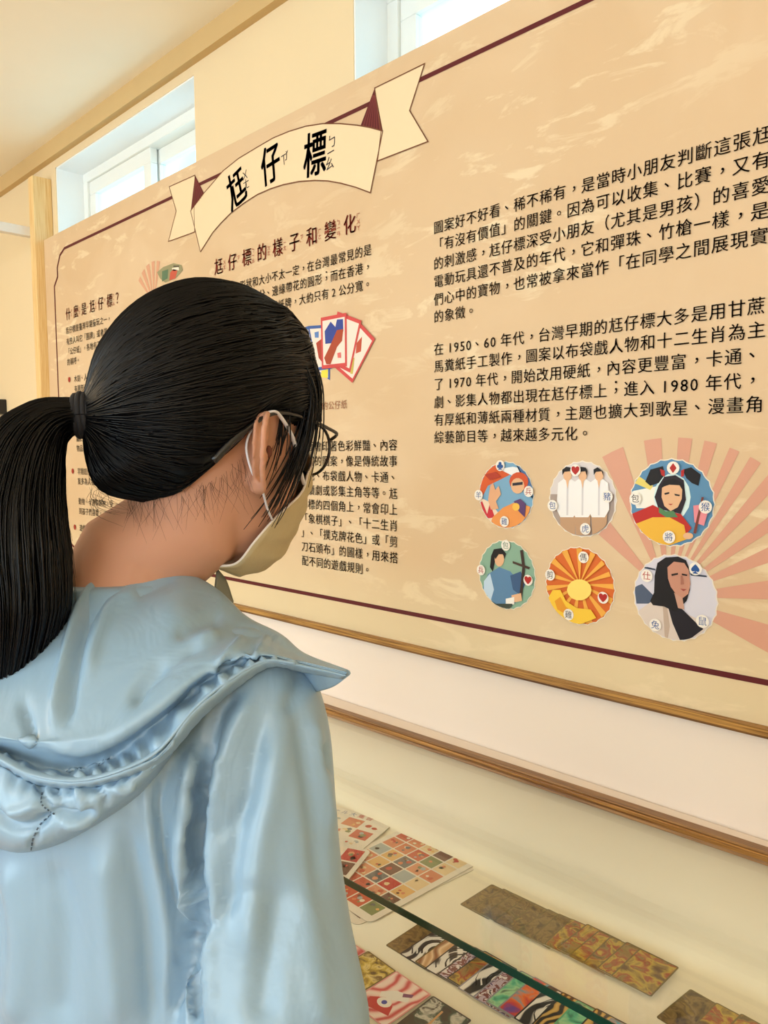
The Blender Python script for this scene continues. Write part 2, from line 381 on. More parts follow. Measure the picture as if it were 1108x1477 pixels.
for l, z in [('尪仔標的形狀和大小不太一定，在台灣最常見的是', .4085), ('直徑五公分、邊緣帶花的圓形；而在香港，', .3755), ('是長方形的厚紙牌，大約只有 2 公分寬。', .3415)]:
    write(l, 0, EYE+z, P1, dark, off=0.006, right=xe)
write('香港的公仔紙', 0, EYE+.105, 0.0206, ink((150, 96, 70)), right=-1.2337)
for k, l in enumerate(['正面會印著色彩鮮豔、內容', '豐富的圖案，像是傳統故事', '角色、布袋戲人物、卡通、', '連續劇或影集主角等等。尪', '仔標的四個角上，常會印上', '「象棋棋子」、「十二生肖', '」、「撲克牌花色」或「剪', '刀石頭布」的圖樣，用來搭', '配不同的遊戲規則。']):
    write(l, -1.3725, EYE+.0177-.0322*k, P1, dark, off=0.006)
rows = [('尪仔標是臺灣早期童玩之一，', -2.62, .4204), ('有些人叫它「圓牌」或者是', -2.62, .384), ('「公仔紙」，各地有不同的', -2.62, .350), ('的稱呼。', -2.62, .316), ('木刻、人工上色的圖案常', -2.57, .2565), ('有圓形與方形兩種外形，', -2.57, .2237), ('玩法多樣。', -2.57, .191),
        ('屬於一種', -2.57, .06), ('物品。', -2.57, .027), ('早期尪仔標上面印的圖', -2.57, -.05), ('案多為人物，後來又有', -2.57, -.083), ('動物、卡通等題材，受', -2.57, -.15), ('到孩子們喜愛。', -2.57, -.183), ('遊戲時把紙牌放地上，', -2.57, -.24), ('輪流拍打。', -2.57, -.273)]
for l, x, z in rows: write(l, x, EYE+z, P1, dark, off=0.006)
for z in (.258, -.049, -.24):
    q = MB(); flat(q, [(-2.62+0.009*math.cos(k*math.pi/8), EYE+z+0.009*math.sin(k*math.pi/8)) for k in range(16)], redink, 7); q.build('bullet_dot', panel)
# headings with their small phonetic signs
def heading(chars, x0, z, p, m, zh, off, sm):
    r = MB()
    for k, (ch, ph) in enumerate(zip(chars, zh)):
        q = MB(); put(q, ch, x0+k*p, z, p*0.70, m, off=off, sx=0.92); q.build('heading_character', panel)
        for j, b in enumerate(ph): put(r, b, x0+k*p+p*0.43, z+p*0.2*(len(ph)-1)/2-j*p*0.2, p*0.2, sm)
    r.build('phonetic_signs', panel, kind='stuff')
ph = {'尪': 'ㄨㄤ', '仔': 'ㄗˇ', '標': 'ㄅㄧㄠ', '的': 'ㄉㄜ', '樣': 'ㄧㄤ', '子': 'ㄗˇ', '和': 'ㄏㄜ', '變': 'ㄅㄧㄢ', '化': 'ㄏㄨㄚ', '什': 'ㄕㄜ', '麼': 'ㄇㄜ', '是': 'ㄕ', '？': ''}
s_ = '尪仔標的樣子和變化'; heading(s_, -1.6986, EYE+.4705, .0611, redink, [ph[c] for c in s_], 0.0115, redink)
s_ = '什麼是尪仔標？'; heading(s_, -2.6087, EYE+.4735, .0611, ink((138, 48, 36)), [ph[c] for c in s_], 0.0115, redink)
navy = ink((34, 30, 44)); r = MB()
for ch, (x, y), rot, s in (('尪', (342, 273), 0.30, .096), ('仔', (391, 238), 0.10, .092), ('標', (455, 223), -0.06, .098)):
    X, Z = pp(x, y); q = MB(); put(q, ch, X, Z, s, navy, off=0.018, rot=rot, sx=0.80); q.build('title_character', panel)
for ch, x, y, s in (('ㄨ', 354, 253, .026), ('ㄤ', 356, 266, .026), ('ㄗ', 411, 230, .028), ('ˇ', 419, 221, .030), ('ㄅ', 480, 204, .030), ('ㄧ', 478, 220, .028), ('ㄠ', 476, 236, .030)):
    X, Z = pp(x, y); put(r, ch, X, Z, s, navy, rot=0.1)
r.build('phonetic_signs', panel, kind='stuff')

# ---- fan of pink rays
c8 = lambda L: [pp(660+x/2.473, 640+y/2.473) for x, y in L]
pink = ink((212, 156, 132)); q = MB(); fc = Vector(c8([(752, 545)])[0])
def fan(q, c, pairs, r1, m, lay=1, r0=0.02):
    for a, b in pairs:
        A, B = (Vector(a)-c), (Vector(b)-c); aa, bb = math.atan2(A.y, A.x), math.atan2(B.y, B.x)
        flat(q, [tuple(c+Vector((math.cos(t), math.sin(t)))*rr) for t, rr in ((aa, r0), (aa, r1), ((aa+bb)/2, r1), (bb, r1), (bb, r0))], m, lay)
pr = [[(498,318),(535,268)],[(530,75),(603,50)],[(672,30),(730,27)],[(785,30),(830,38)],[(868,48),(907,60)],[(945,78),(975,92)],[(1005,115),(1037,135)],[(1068,160),(1102,190)],[(1108,262),(1108,318)],[(1108,370),(1108,425)],[(1108,488),(1108,555)],[(1108,645),(1108,745)]]
fan(q, fc, [c8(p) for p in pr], 0.235, pink)
q.build('ray_fan', panel, kind='stuff', label='pink printed fan of rays behind the round cards')

# ---- round card prints
def disc(q, c, r, m, lay, n=72, sc=24, amp=0.018):
    flat(q, [(c[0]+r*(1+amp*math.cos(sc*2*math.pi*k/n))*math.cos(2*math.pi*k/n), c[1]+r*(1+amp*math.cos(sc*2*math.pi*k/n))*math.sin(2*math.pi*k/n)) for k in range(n)], m, lay)
def sq(x0, y0, x1, y1): return [(x0, y0), (x1, y0), (x1, y1), (x0, y1)]
def blob(cx, cy, rx, ry, n=14, a0=0.0): return [(cx+rx*math.cos(2*math.pi*k/n+a0), cy+ry*math.sin(2*math.pi*k/n+a0)) for k in range(n)]
def clip(poly, c, r):                         # keep a print inside its round card
    V = [Vector(p) for p in poly]; cv = Vector(c); out = []
    for i in range(len(V)):
        a, b = V[i], V[(i+1) % len(V)]; n = max(1, int((b-a).length/(r*0.08)))
        for k in range(n):
            p = a.lerp(b, k/n); d = p-cv
            if d.length > r: p = cv+d.normalized()*r
            out.append((p.x, p.y))
    o2 = []
    for p in out:
        if not o2 or (Vector(p)-Vector(o2[-1])).length > 1e-5: o2.append(p)
    return o2
def medal(cpx, edge, r, back, shapes, marks, label):
    cx, cz = pp(*cpx); q = MB(); disc(q, (cx, cz), r, ink((236, 224, 206)), 2); disc(q, (cx, cz), r*0.975, ink(back), 3)
    lay = 4
    for col, poly in shapes:
        P = clip(c8(poly), (cx, cz), r*0.972)
        if len(P) > 2: flat(q, P, ink(col), lay); lay += 1
    o = q.build('round_card_print', panel, label=label)
    q = MB(); t = MB()
    for ch, x, y, col in marks:
        X, Z = c8([(x, y)])[0]; d = Vector((X-cx, Z-cz))
        flat(q, [(X+0.0095*math.cos(k*math.pi/8), Z+0.0095*math.sin(k*math.pi/8)) for k in range(16)], ink((240, 232, 222)), lay+1)
        put(q, ch, X, Z, 0.0135, ink(col), lay=lay+2)
    q.build('corner_signs', o, kind='stuff')
K = (24, 20, 22); SK = (226, 178, 138)
red = (176, 40, 34); blue = (40, 84, 150)
medal((730,714), 0, .0585, (122, 168, 200), [((214,92,44), [(70,90),(150,70),(190,110),(110,150),(80,210),(70,170)]), ((238,214,190), [(60,180),(120,210),(150,250),(120,290),(60,250)]), ((200,50,60), [(72,215),(90,205),(108,250),(118,210),(135,262),(95,270)]),
      ((236,238,240), [(150,90),(200,82),(260,95),(200,115)]), ((74,110,160), [(215,70),(275,110),(280,200),(240,130)]), ((232,150,80), [(120,285),(128,262),(165,228),(215,205),(262,225),(255,275),(215,300),(150,300)]),
      ((226,170,130), [(122,235),(112,200),(120,150),(130,140),(138,165),(150,150),(158,180),(140,205),(150,232)]), ((206,84,44), blob(222,135,34,34)), (SK, blob(218,150,24,28)), ((40,40,52), [(200,140),(236,136),(236,146),(200,150)]), ((176,60,40), [(100,110),(140,100),(160,118),(120,130)]),
      ((92,62,110), [(205,205),(228,196),(248,215),(244,262),(222,240)]), ((240,190,80), blob(213,225,13,14))],
      [('♣',157,78,blue),('兵',258,170,red),('羊',80,183,blue),('雞',172,277,blue)], 'round card print with a figure in orange suit and helmet')
sh = [((168,150,140), [(330,180),(560,180),(560,340),(330,340)])]
for x in (395, 450, 510):
    sh += [((190,150,116), [(x-30,235),(x+28,235),(x+26,325),(x-24,325)]), ((238,234,232), [(x-14,125),(x+12,125),(x+32,140),(x+36,235),(x+20,262),(x-26,262),(x-40,232),(x-34,140)]), ((210,204,206), [(x-3,140),(x+3,140),(x+2,255),(x-4,255)]), (SK, blob(x,113,15,20)), (SK, [(x-6,128),(x+6,128),(x,160)]), (K, [(x-18,112),(x-19,92),(x-4,82),(x+12,85),(x+18,98),(x+16,115),(x+10,98),(x-10,100)])]
medal((840,720), 0, .061, (216, 206, 204), sh, [('♥',427,95,red),('豬',540,188,blue),('包',345,220,blue),('虎',462,303,blue)], 'round card print with three people in white jackets')
medal((968,725), 0, .0645, (92, 140, 178), [((240,236,226), [(620,170),(720,150),(730,230),(640,230)]), ((226,206,110), [(640,110),(700,150),(690,165),(632,140)]), ((214,236,236), blob(768,190,66,84)), (K, [(690,92),(735,80),(742,110),(720,140),(690,150),(672,135)]), (K, [(806,92),(836,84),(870,110),(862,150),(838,140),(818,122)]), ((176,40,36), [(725,90),(742,96),(742,118),(730,112)]), ((176,40,36), [(800,96),(812,90),(810,116),(800,118)]),
      ((40,30,40), [(720,150),(740,118),(780,112),(810,130),(818,200),(800,250),(720,232),(706,190)]), ((186,44,36), [(625,250),(700,218),(742,240),(800,250),(838,300),(800,345),(640,300)]), ((232,178,60), [(640,285),(700,262),(760,262),(812,290),(822,340),(760,362),(690,350)]), ((84,130,88), [(722,225),(745,240),(775,240),(790,262),(748,262),(722,245)]),
      (SK, [(734,150),(750,140),(790,140),(806,158),(804,196),(790,226),(764,240),(742,222),(732,190)]), (K, [(728,160),(740,132),(776,124),(806,140),(810,170),(796,148),(760,146),(742,152)]), (K, [(742,176),(760,172),(760,178),(744,182)]), (K, [(778,178),(798,182),(796,187),(780,184)]), ((180,60,50), [(756,214),(774,214),(765,219)]),
      ((228,140,150), [(846,220),(880,216),(896,250),(884,292),(850,280)]), ((120,60,50), [(876,190),(884,190),(856,320),(846,318)]), (SK, blob(828,328,18,12))],
      [('♦',775,86,red),('包',640,195,(60,60,70)),('猴',890,225,blue),('將',760,332,blue)], 'round card print with a figure in red cape and yellow robe')
medal((731,829), 0, .061, (136, 172, 150), [((92,132,170), [(90,520),(110,465),(150,440),(190,455),(212,480),(216,560),(180,590),(120,580)]), ((190,212,232), [(96,490),(118,462),(132,520),(120,560),(96,540)]), ((60,90,130), [(190,470),(228,455),(244,500),(226,540),(200,520)]), (K, [(122,400),(132,376),(160,372),(176,392),(170,410),(150,396),(136,420),(128,456),(118,440)]), (SK, blob(152,412,17,26)), (K, [(134,395),(158,378),(170,394),(150,394),(138,412)]), ((60,42,36), [(226,380),(236,378),(244,440),(232,560),(222,560),(234,440)]), ((70,50,40), [(200,418),(262,440),(258,448),(200,426)]), (SK, [(196,540),(230,532),(234,560),(200,566)]), ((240,236,230), [(176,552),(206,546),(206,572),(176,576)]), ((60,70,60), [(116,570),(200,570),(190,592),(140,592)])],
      [('包',176,362,(90,130,110)),('兵',88,450,red),('♥',256,486,red)], 'round card print with a figure in a blue robe holding a staff')
rays5 = [((238, 170, 70), [(440,500), (440+180*math.cos(a), 500+180*math.sin(a)), (440+180*math.cos(a+0.16), 500+180*math.sin(a+0.16))]) for a in [k*0.42 for k in range(15)]]
medal((836,845), 0, .0635, (214, 104, 40), rays5+[((242,196,60), [(322,560),(345,520),(372,520),(392,560),(430,585),(480,590),(500,620),(440,645),(380,630),(335,600)]), ((226,150,40), [(352,560),(372,545),(392,580),(420,600),(400,612),(362,590)]), ((250,216,110), blob(440,520,44,38))],
      [('傌',455,404,(60,60,70)),('剪',336,467,(60,60,70)),('♥',525,548,red),('雞',402,608,(60,60,70))], 'round card print with plain orange rays and a yellow cloud')
medal((973,862), 0, .064, (212, 208, 220), [((80,92,116), [(632,510),(660,500),(700,540),(690,570),(640,570)]), ((50,60,80), [(666,436),(708,446),(708,452),(668,444)]), ((50,60,80), [(830,462),(890,470),(892,476),(836,470)]), ((216,200,190), [(640,600),(690,565),(740,575),(800,600),(850,620),(905,650),(870,690),(780,705),(700,700)]), ((188,166,150), [(735,580),(750,580),(760,650),(752,700),(742,698)]), ((30,26,34), [(752,575),(800,585),(856,640),(880,660),(820,705),(796,700),(770,640)]),
      (K, [(706,470),(716,425),(745,405),(790,402),(818,415),(830,445),(832,520),(820,560),(780,600),(740,580),(700,575),(690,560),(704,530)]), ((196,140,118), [(752,440),(775,420),(812,425),(828,450),(834,500),(826,535),(806,550),(786,540),(764,510),(754,480)]), ((196,150,130), [(776,530),(806,550),(812,590),(790,585)]), (K, [(766,464),(790,460),(790,466),(768,471)]), (K, [(804,462),(824,466),(822,471),(804,468)]), ((150,70,64), [(798,516),(822,518),(810,525)]), ((168,110,92), [(800,470),(806,470),(812,500),(800,502)])],
      [('仕',679,470,red),('♠',853,445,blue),('兔',710,645,blue),('鼠',878,632,blue)], 'round card print with a long-haired person in a white robe')

# ---- fanned playing cards printed beside the middle text, and the small picture at upper left
q = MB(); lay = 2
def pcard(pts, bord, lay, motif=()):
    P = [pp(*p) for p in pts]; flat(q, P, ink(bord), lay); c = Vector((sum(p[0] for p in P)/4, sum(p[1] for p in P)/4))
    flat(q, [tuple(c+(Vector(p)-c)*0.86) for p in P], ink((240, 222, 210)), lay+1)
    for i, (col, m) in enumerate(motif): flat(q, [pp(*p) for p in m], ink(col), lay+2+i)
cr6 = lambda L: [(280+x/3.259, 320+y/3.259) for x, y in L]
BL = (64, 96, 160); RD = (206, 76, 76)
pcard(cr6([(500,640),(560,600),(640,690),(640,745)]), BL, 2, [((236,220,80), cr6([(600,700),(632,692),(630,735),(600,730)]))])
pcard(cr6([(480,510),(540,490),(590,700),(520,720)]), BL, 5)
pcard(cr6([(540,490),(610,485),(650,690),(580,700)]), BL, 8, [((90,130,190), cr6([(570,520),(590,515),(590,545),(572,545)])), ((170,66,50), cr6([(578,570),(604,550),(606,660),(590,640)]))])
pcard(cr6([(790,480),(855,550),(748,757),(660,680)]), RD, 12, [((190,80,60), cr6([(770,570),(795,540),(790,610),(765,620)])), ((200,180,90), cr6([(745,640),(760,640),(752,715),(740,715)]))])
pcard(cr6([(680,422),(793,465),(740,710),(640,660)]), RD, 16)
pcard(cr6([(603,452),(724,428),(726,680),(608,692)]), RD, 20, [((52,72,150), cr6([(622,515),(650,470),(672,495),(680,460),(708,458),(710,515),(680,520),(665,570),(625,575)])), ((168,72,48), cr6([(620,640),(640,600),(680,510),(710,505),(704,560),(680,590),(650,670),(630,670)])), ((220,110,110), cr6([(682,618),(698,614),(700,640),(684,640)]))])
q.build('printed_card_fan', panel, kind='stuff', label='printed fan of red and blue bordered playing cards')
q = MB(); cr5 = lambda L: [(60+x/3.356, 360+y/3.356) for x, y in L]
fc = Vector(pp(*cr5([(545, 260)])[0])); fan(q, fc, [[pp(*a) for a in cr5(p)] for p in ([(455,130),(470,115)], [(478,98),(496,85)], [(505,72),(522,65)], [(533,62),(548,62)], [(558,64),(572,70)])], 0.115, ink((214, 160, 130)), 1, 0.03)
flat(q, [pp(*p) for p in cr5([(575,140),(560,110),(590,85),(640,66),(680,75),(685,100),(650,140),(600,160)])], ink((150, 146, 110)), 3)
for col, L in (((196,90,70), [(625,110),(640,95),(660,100),(650,140),(620,150)]), ((92,120,92), [(585,105),(615,95),(612,140),(585,155)]), ((238,226,206), [(632,90),(665,85),(668,100),(640,104)]), ((70,60,50), [(640,78),(668,78),(668,84),(640,84)])):
    flat(q, [pp(*p) for p in cr5(L)], ink(col), 4)
q.build('small_ray_picture', panel, kind='stuff', label='small printed picture of cards on pink rays')
# ---------------------------------------------------------------- the glass display case (turned 1.45 degrees from the wall)
CA = math.radians(1.45); CO = Vector((-0.70, 0.640, 0)); FZ = EYE-0.733; GZ = EYE-0.555
case = thing('display_case', CO, 'long cream display case with a glass top below the printed panel', 'display case')
def cmat(): return Matrix.Translation(CO) @ Matrix.Rotation(CA, 4, 'Z')
case.rotation_euler = (0, 0, CA)
def cbox(name, a, b, m, bevel=0.0, **k):
    q = MB(); q.box(a, b, m); o = link(name, q.mesh(name), None, **k); o.parent = case
    if bevel:
        md = o.modifiers.new('bevel', 'BEVEL'); md.width = bevel; md.segments = 2
    return o
liner = mat('cream_liner', (244, 234, 208), 0.55, vary=0.03, vscale=5, spec=0.3); cabinet = mat('cream_lacquer', (232, 214, 182), 0.4)
green_edge = mat('green_glass_edge', (6, 62, 46), 0.12, spec=0.8); x0, x1, dep = -1.95, 0.95, 0.425
cbox('cabinet_body', (x0, 0.01, 0.08), (x1, dep, FZ-0.03), cabinet, 0.004)
cbox('plinth', (x0+0.03, 0.05, 0.0), (x1-0.03, dep-0.02, 0.08), mat('dark_plinth', (92, 72, 52), 0.6))
# floor and back of the case lined with one curved cream sheet
q = MB(); prof = [(0.012, FZ), (dep-0.035, FZ), (dep-0.022, FZ+0.002), (dep-0.014, FZ+0.008), (dep-0.009, FZ+0.022), (dep-0.004, FZ+0.075), (dep+0.006, FZ+0.082), (dep+0.010, GZ-0.002)]
n = len(prof); V = []; Fa = []
for x in (x0+0.012, x1-0.012):
    V += [(x, y, z) for y, z in prof]+[(x, y-(0.0 if i else 0)+0.004*(1 if i > 3 else 0), z-0.012*(0 if i > 3 else 1)) for i, (y, z) in enumerate(prof)]
m2 = 2*n
for i in range(n-1):
    Fa += [(i, m2+i, m2+i+1, i+1), (n+i, n+i+1, m2+n+i+1, m2+n+i)]
Fa += [(0, n, m2+n, m2), (n-1, m2+n-1, m2+2*n-1, 2*n-1)]
q.add(V, Fa, liner); me = q.mesh('liner_sheet'); o = link('liner_sheet', me); o.parent = case
for p in me.polygons: p.use_smooth = True
cbox('bottom_board', (x0, 0.006, FZ-0.03), (x1, dep, FZ-0.0125), cabinet)
for xa in (x0, x1-0.008): cbox('end_glass', (xa, 0.006, FZ-0.0125), (xa+0.008, dep, GZ-0.001), glass_mat('case_glass'))
gm = glass_mat('case_glass')
def pane(name, a, b, edge_faces):
    (xa, ya, za), (xb, yb, zb_) = a, b; q = MB()
    V = [(xa,ya,za),(xb,ya,za),(xb,yb,za),(xa,yb,za),(xa,ya,zb_),(xb,ya,zb_),(xb,yb,zb_),(xa,yb,zb_)]
    Fs = [(0,3,2,1),(4,5,6,7),(0,1,5,4),(1,2,6,5),(2,3,7,6),(3,0,4,7)]
    for i, f in enumerate(Fs): q.add([V[k] for k in f], [(0, 1, 2, 3)], green_edge if i in edge_faces else gm)
    o = link(name, q.mesh(name)); o.parent = case; return o
pane('top_glass', (x0, 0.0, GZ), (x1, dep-0.004, GZ+0.009), (2, 3, 5)); pane('front_glass', (x0, 0.006, FZ-0.012), (x1, 0.012, GZ), (1, 3, 5))
oaks = wood_mat('oak_ledge', (112, 68, 28), (190, 138, 72), 'X', 0.8)
q = MB()
def wally(x): return (PY+0.010-CO.y-x*math.sin(CA))/math.cos(CA)
def ledge(z0, z1, f, m):
    V = [(x0, dep-f, z0), (x1, dep-f, z0), (x1, wally(x1), z0), (x0, wally(x0), z0)]; V += [(a, b, z1) for a, b, c in V]
    q.add(V, [(0,3,2,1),(4,5,6,7),(0,1,5,4),(1,2,6,5),(2,3,7,6),(3,0,4,7)], m)
ledge(GZ-0.002, GZ+0.014, -0.016, wallwhite); pass
q.box((x0, dep-0.004, GZ-0.002), (x1, dep+0.016, GZ+0.012), oaks); q.box((x0, dep-0.002, GZ+0.012), (x1, dep+0.016, GZ+0.016), wood_mat('oak_ledge_top', (120, 84, 50), (160, 118, 72), 'X'))
o = link('back_ledge', q.mesh('back_ledge'), label='striped oak ledge holding the glass at the wall'); o.parent = case
md = o.modifiers.new('bevel', 'BEVEL'); md.width = 0.0015; md.segments = 2

# ---------------------------------------------------------------- things lying in the case
def card_mat(name, cols, scale=60, kind='noise', rough=0.3, metal=0.0):
    if name in _mats: return _mats[name]
    m = mat(name, cols[0], rough, metal); nt = m.node_tree; b = nt.nodes['Principled BSDF']; tc = nt.nodes['Texture Coordinate']
    oi = nt.nodes.new('ShaderNodeObjectInfo'); va = nt.nodes.new('ShaderNodeVectorMath'); va.operation = 'ADD'
    mu = nt.nodes.new('ShaderNodeMath'); mu.operation = 'MULTIPLY'; mu.inputs[1].default_value = 7.0
    nt.links.new(oi.outputs['Random'], mu.inputs[0]); nt.links.new(tc.outputs['Object'], va.inputs[0]); nt.links.new(mu.outputs[0], va.inputs[1])
    if kind == 'wave':
        t = nt.nodes.new('ShaderNodeTexWave'); t.inputs['Scale'].default_value = scale; t.inputs['Distortion'].default_value = 14; t.inputs['Detail'].default_value = 1.5; t.inputs['Detail Scale'].default_value = 0.8
    else:
        t = nt.nodes.new('ShaderNodeTexNoise'); t.inputs['Scale'].default_value = scale; t.inputs['Detail'].default_value = 4; t.inputs['Distortion'].default_value = 0.8
    nt.links.new(va.outputs[0], t.inputs['Vector'])
    r = nt.nodes.new('ShaderNodeValToRGB'); el = r.color_ramp.elements; n = len(cols)
    lo, hi = (0.0, 1.0) if kind == 'wave' else (0.32, 0.68)
    el[0].position = lo; el[0].color = (*lin(cols[0]), 1); el[1].position = hi; el[1].color = (*lin(cols[-1]), 1)
    for i in range(1, n-1): e_ = el.new(lo+(hi-lo)*i/(n-1)); e_.color = (*lin(cols[i]), 1)
    if kind == 'hard' or kind == 'wave': r.color_ramp.interpolation = 'CONSTANT' if kind == 'hard' else 'LINEAR'
    nt.links.new(t.outputs[0] if kind == 'wave' else t.outputs['Fac'], r.inputs['Fac']); nt.links.new(r.outputs['Color'], b.inputs['Base Color'])
    return m
edge_m = mat('card_edge', (190, 182, 160), 0.6)
def rrect(w, h, r, n=4):
    P = []
    for cx, cy, a in ((w/2-r, h/2-r, 0), (-w/2+r, h/2-r, 1), (-w/2+r, -h/2+r, 2), (w/2-r, -h/2+r, 3)):
        for k in range(n+1):
            t = (a+k/n)*math.pi/2; P.append((cx+r*math.cos(t), cy+r*math.sin(t)))
    return P
def card(name, x, y, z, w, h, rot, face, border, label, cat, group=None, th=0.0005, art=(), r=0.003, bw=0.0022):
    q = MB(); P = rrect(w, h, r); n = len(P)
    q.add([(a, b, 0) for a, b in P]+[(a, b, th) for a, b in P], [tuple(range(n-1, -1, -1))]+[(i, (i+1) % n, n+(i+1) % n, n+i) for i in range(n)], edge_m)
    q.add([(a, b, th) for a, b in P], [tuple(range(n))], border)
    Pi = rrect(w-2*bw, h-2*bw, r*0.5); q.add([(a, b, th+0.00008) for a, b in Pi], [tuple(range(n))], face)
    for i, (m, poly) in enumerate(art):
        A = sum(poly[j][0]*poly[(j+1) % len(poly)][1]-poly[(j+1) % len(poly)][0]*poly[j][1] for j in range(len(poly)))
        if A < 0: poly = poly[::-1]
        q.add([(a, b, th+0.00014+0.00003*(i % 5)) for a, b in poly], [tuple(range(len(poly)))], m)
    o = q.build(name, None, label=label, cat=cat, group=group); o.location = (x, y, z); o.rotation_euler = (0, 0, rot); return o
rnd = random.Random(7)
def yrow(x, y0): return y0+(x+0.75)*math.tan(CA)
ORD = ['first', 'second', 'third', 'fourth', 'fifth', 'sixth', 'seventh', 'eighth', 'ninth', 'tenth', 'eleventh', 'twelfth', 'thirteenth', 'fourteenth', 'fifteenth', 'sixteenth', 'seventeenth']
gold1 = card_mat('gold_print', [(72, 52, 22), (120, 96, 44), (142, 116, 62), (104, 80, 40), (150, 124, 60)], 50, rough=0.35, metal=0.25)
gold2 = card_mat('gold_red_print', [(96, 66, 28), (140, 112, 46), (196, 168, 60), (160, 60, 34), (150, 122, 60), (104, 84, 44)], 34, rough=0.35, metal=0.2)
gold3 = card_mat('gold_yellow_print', [(84, 62, 22), (150, 124, 40), (206, 180, 70), (232, 214, 140), (120, 90, 34)], 70, rough=0.3, metal=0.2)
goldb = mat('gold_border', (112, 96, 44), 0.35, metal=0.3)
N = 13; goldwhite = ink((226, 214, 170)); gred = ink((172, 52, 34))
for i in range(N):
    x = -0.7515+0.0222*i; art = ()
    if i == N-1: art = ((ink((170,150,60)), [(-.026,-.038),(.026,-.038),(.026,-.018),(-.026,-.006)]), (goldwhite, blob(.006, .012, .012, .012)), (ink((126,110,60)), blob(.004, .012, .006, .007)), (gred, [(-.016,.03),(-.004,.034),(-.006,.022),(-.014,.008),(-.02,.006)]), (gred, [(-.024,-.028),(-.01,-.022),(-.004,-.036),(-.022,-.038)]), (ink((70,50,30)), [(-.01,-.012),(.02,-.002),(.022,-.006),(-.006,-.018)]))
    elif i > 6: art = ((gred, blob(.018, rnd.uniform(-.03, .02), .007, .006)), (ink((214,186,70)), blob(.022, rnd.uniform(-.03, .03), .006, .009)))
    card('trading_card', x, yrow(x, 0.9785)+rnd.uniform(-.0025, .0025), FZ+0.0006+0.0006*i, 0.060, 0.0845, CA+rnd.uniform(-.045, .045), (gold1 if i < 7 else gold2), goldb,
         ('gold card at the far left end of the long gold row' if i == 0 else 'gold card with white and red picture, topmost at right end of long gold row' if i == N-1 else '%s gold card from the left end of the long gold row' % ORD[i]), 'card', 'gold cards fanned in the long row')
bw = card_mat('black_white_swirl', [(14, 14, 18), (16, 16, 20), (236, 234, 230), (240, 238, 234)], 14, 'wave'); copper = card_mat('copper_lines', [(206, 160, 112), (240, 214, 176), (150, 96, 54)], 12, 'wave')
purp = card_mat('purple_silver', [(70, 40, 96), (196, 180, 200), (120, 60, 60), (230, 222, 226), (30, 26, 44)], 70, 'hard'); rainb = card_mat('rainbow_foil', [(36, 70, 160), (60, 170, 196), (236, 120, 40), (200, 60, 60), (110, 60, 150)], 30)
check = card_mat('black_gold_check', [(20, 18, 16), (22, 20, 18), (198, 156, 74), (214, 180, 100)], 24, 'wave'); greenp = card_mat('green_foil', [(20, 90, 70), (90, 190, 150), (170, 220, 170), (30, 60, 60)], 40); redw = card_mat('red_white_lines', [(206, 60, 70), (240, 200, 196), (246, 226, 220)], 16, 'wave')
blackb = mat('black_border', (22, 22, 26), 0.35); silverb = mat('silver_border', (150, 150, 160), 0.3, metal=0.4); pinkb = mat('pink_border', (222, 150, 150), 0.4); greenb = mat('green_border', (96, 176, 130), 0.35)
seq = [(gold1, goldb, 'gold', 0), (bw, blackb, 'black and white swirl', .030), (copper, goldb, 'copper lined', .027), (bw, blackb, 'black and white swirl', .020), (purp, blackb, 'purple and silver', .023), (gold2, blackb, 'red and gold', .016), (bw, silverb, 'black and white rayed', .023), (purp, silverb, 'purple patterned', .026),
       (greenp, silverb, 'green foil', .018), (rainb, silverb, 'orange and blue foil', .020), (bw, blackb, 'black and white swirl', .026), (check, blackb, 'black and gold checked', .022), (greenp, greenb, 'green bordered', .022), (check, blackb, 'black and gold checked', .026), (rainb, silverb, 'rainbow foil', .024), (greenp, greenb, 'green foil', .024)]
x = -0.7635; W_ = ink((240, 238, 234)); Bk = ink((16, 16, 20))
for i, (f, b, nm, dx) in enumerate(seq):
    x += dx; art = []
    if 'swirl' in nm or 'rayed' in nm:
        cx_, cy_ = rnd.uniform(.0, .03), rnd.uniform(-.03, .02)
        for k in range(5):
            r0 = .008+.007*k; art.append((W_ if k % 2 else Bk, [(cx_+r0*1.1*math.cos(t), cy_+r0*math.sin(t)) for t in [1.2+j*.35 for j in range(9)]]+[(cx_+(r0+.004)*math.cos(t), cy_+(r0+.004)*math.sin(t)) for t in [1.2+j*.35 for j in range(8, -1, -1)]]))
        art = [(m, [(max(-.027, min(.027, a)), max(-.039, min(.039, c))) for a, c in P]) for m, P in art]
    card('trading_card', x, yrow(x, 0.8185)+rnd.uniform(-.003, .003)+(0.006 if i == 13 else 0), FZ+0.0006+0.0006*i, 0.060, 0.0855, CA+rnd.uniform(-.04, .04), f, b,
         '%s card, %s from the left in the coloured row' % (nm, ORD[i]), 'card', 'many-coloured cards in the front row', art=art)
card('trading_card', -0.832, 0.702, FZ+0.0006, 0.062, 0.086, 0.03, redw, pinkb, 'red and white lined card at the left end of the nearest row, beside the sleeve', 'card', 'cards in the nearest row')
card('trading_card', -0.772, 0.704, FZ+0.0012, 0.062, 0.086, -0.05, gold3, goldb, 'bright gold card in the nearest row, between two red ones', 'card', 'cards in the nearest row')
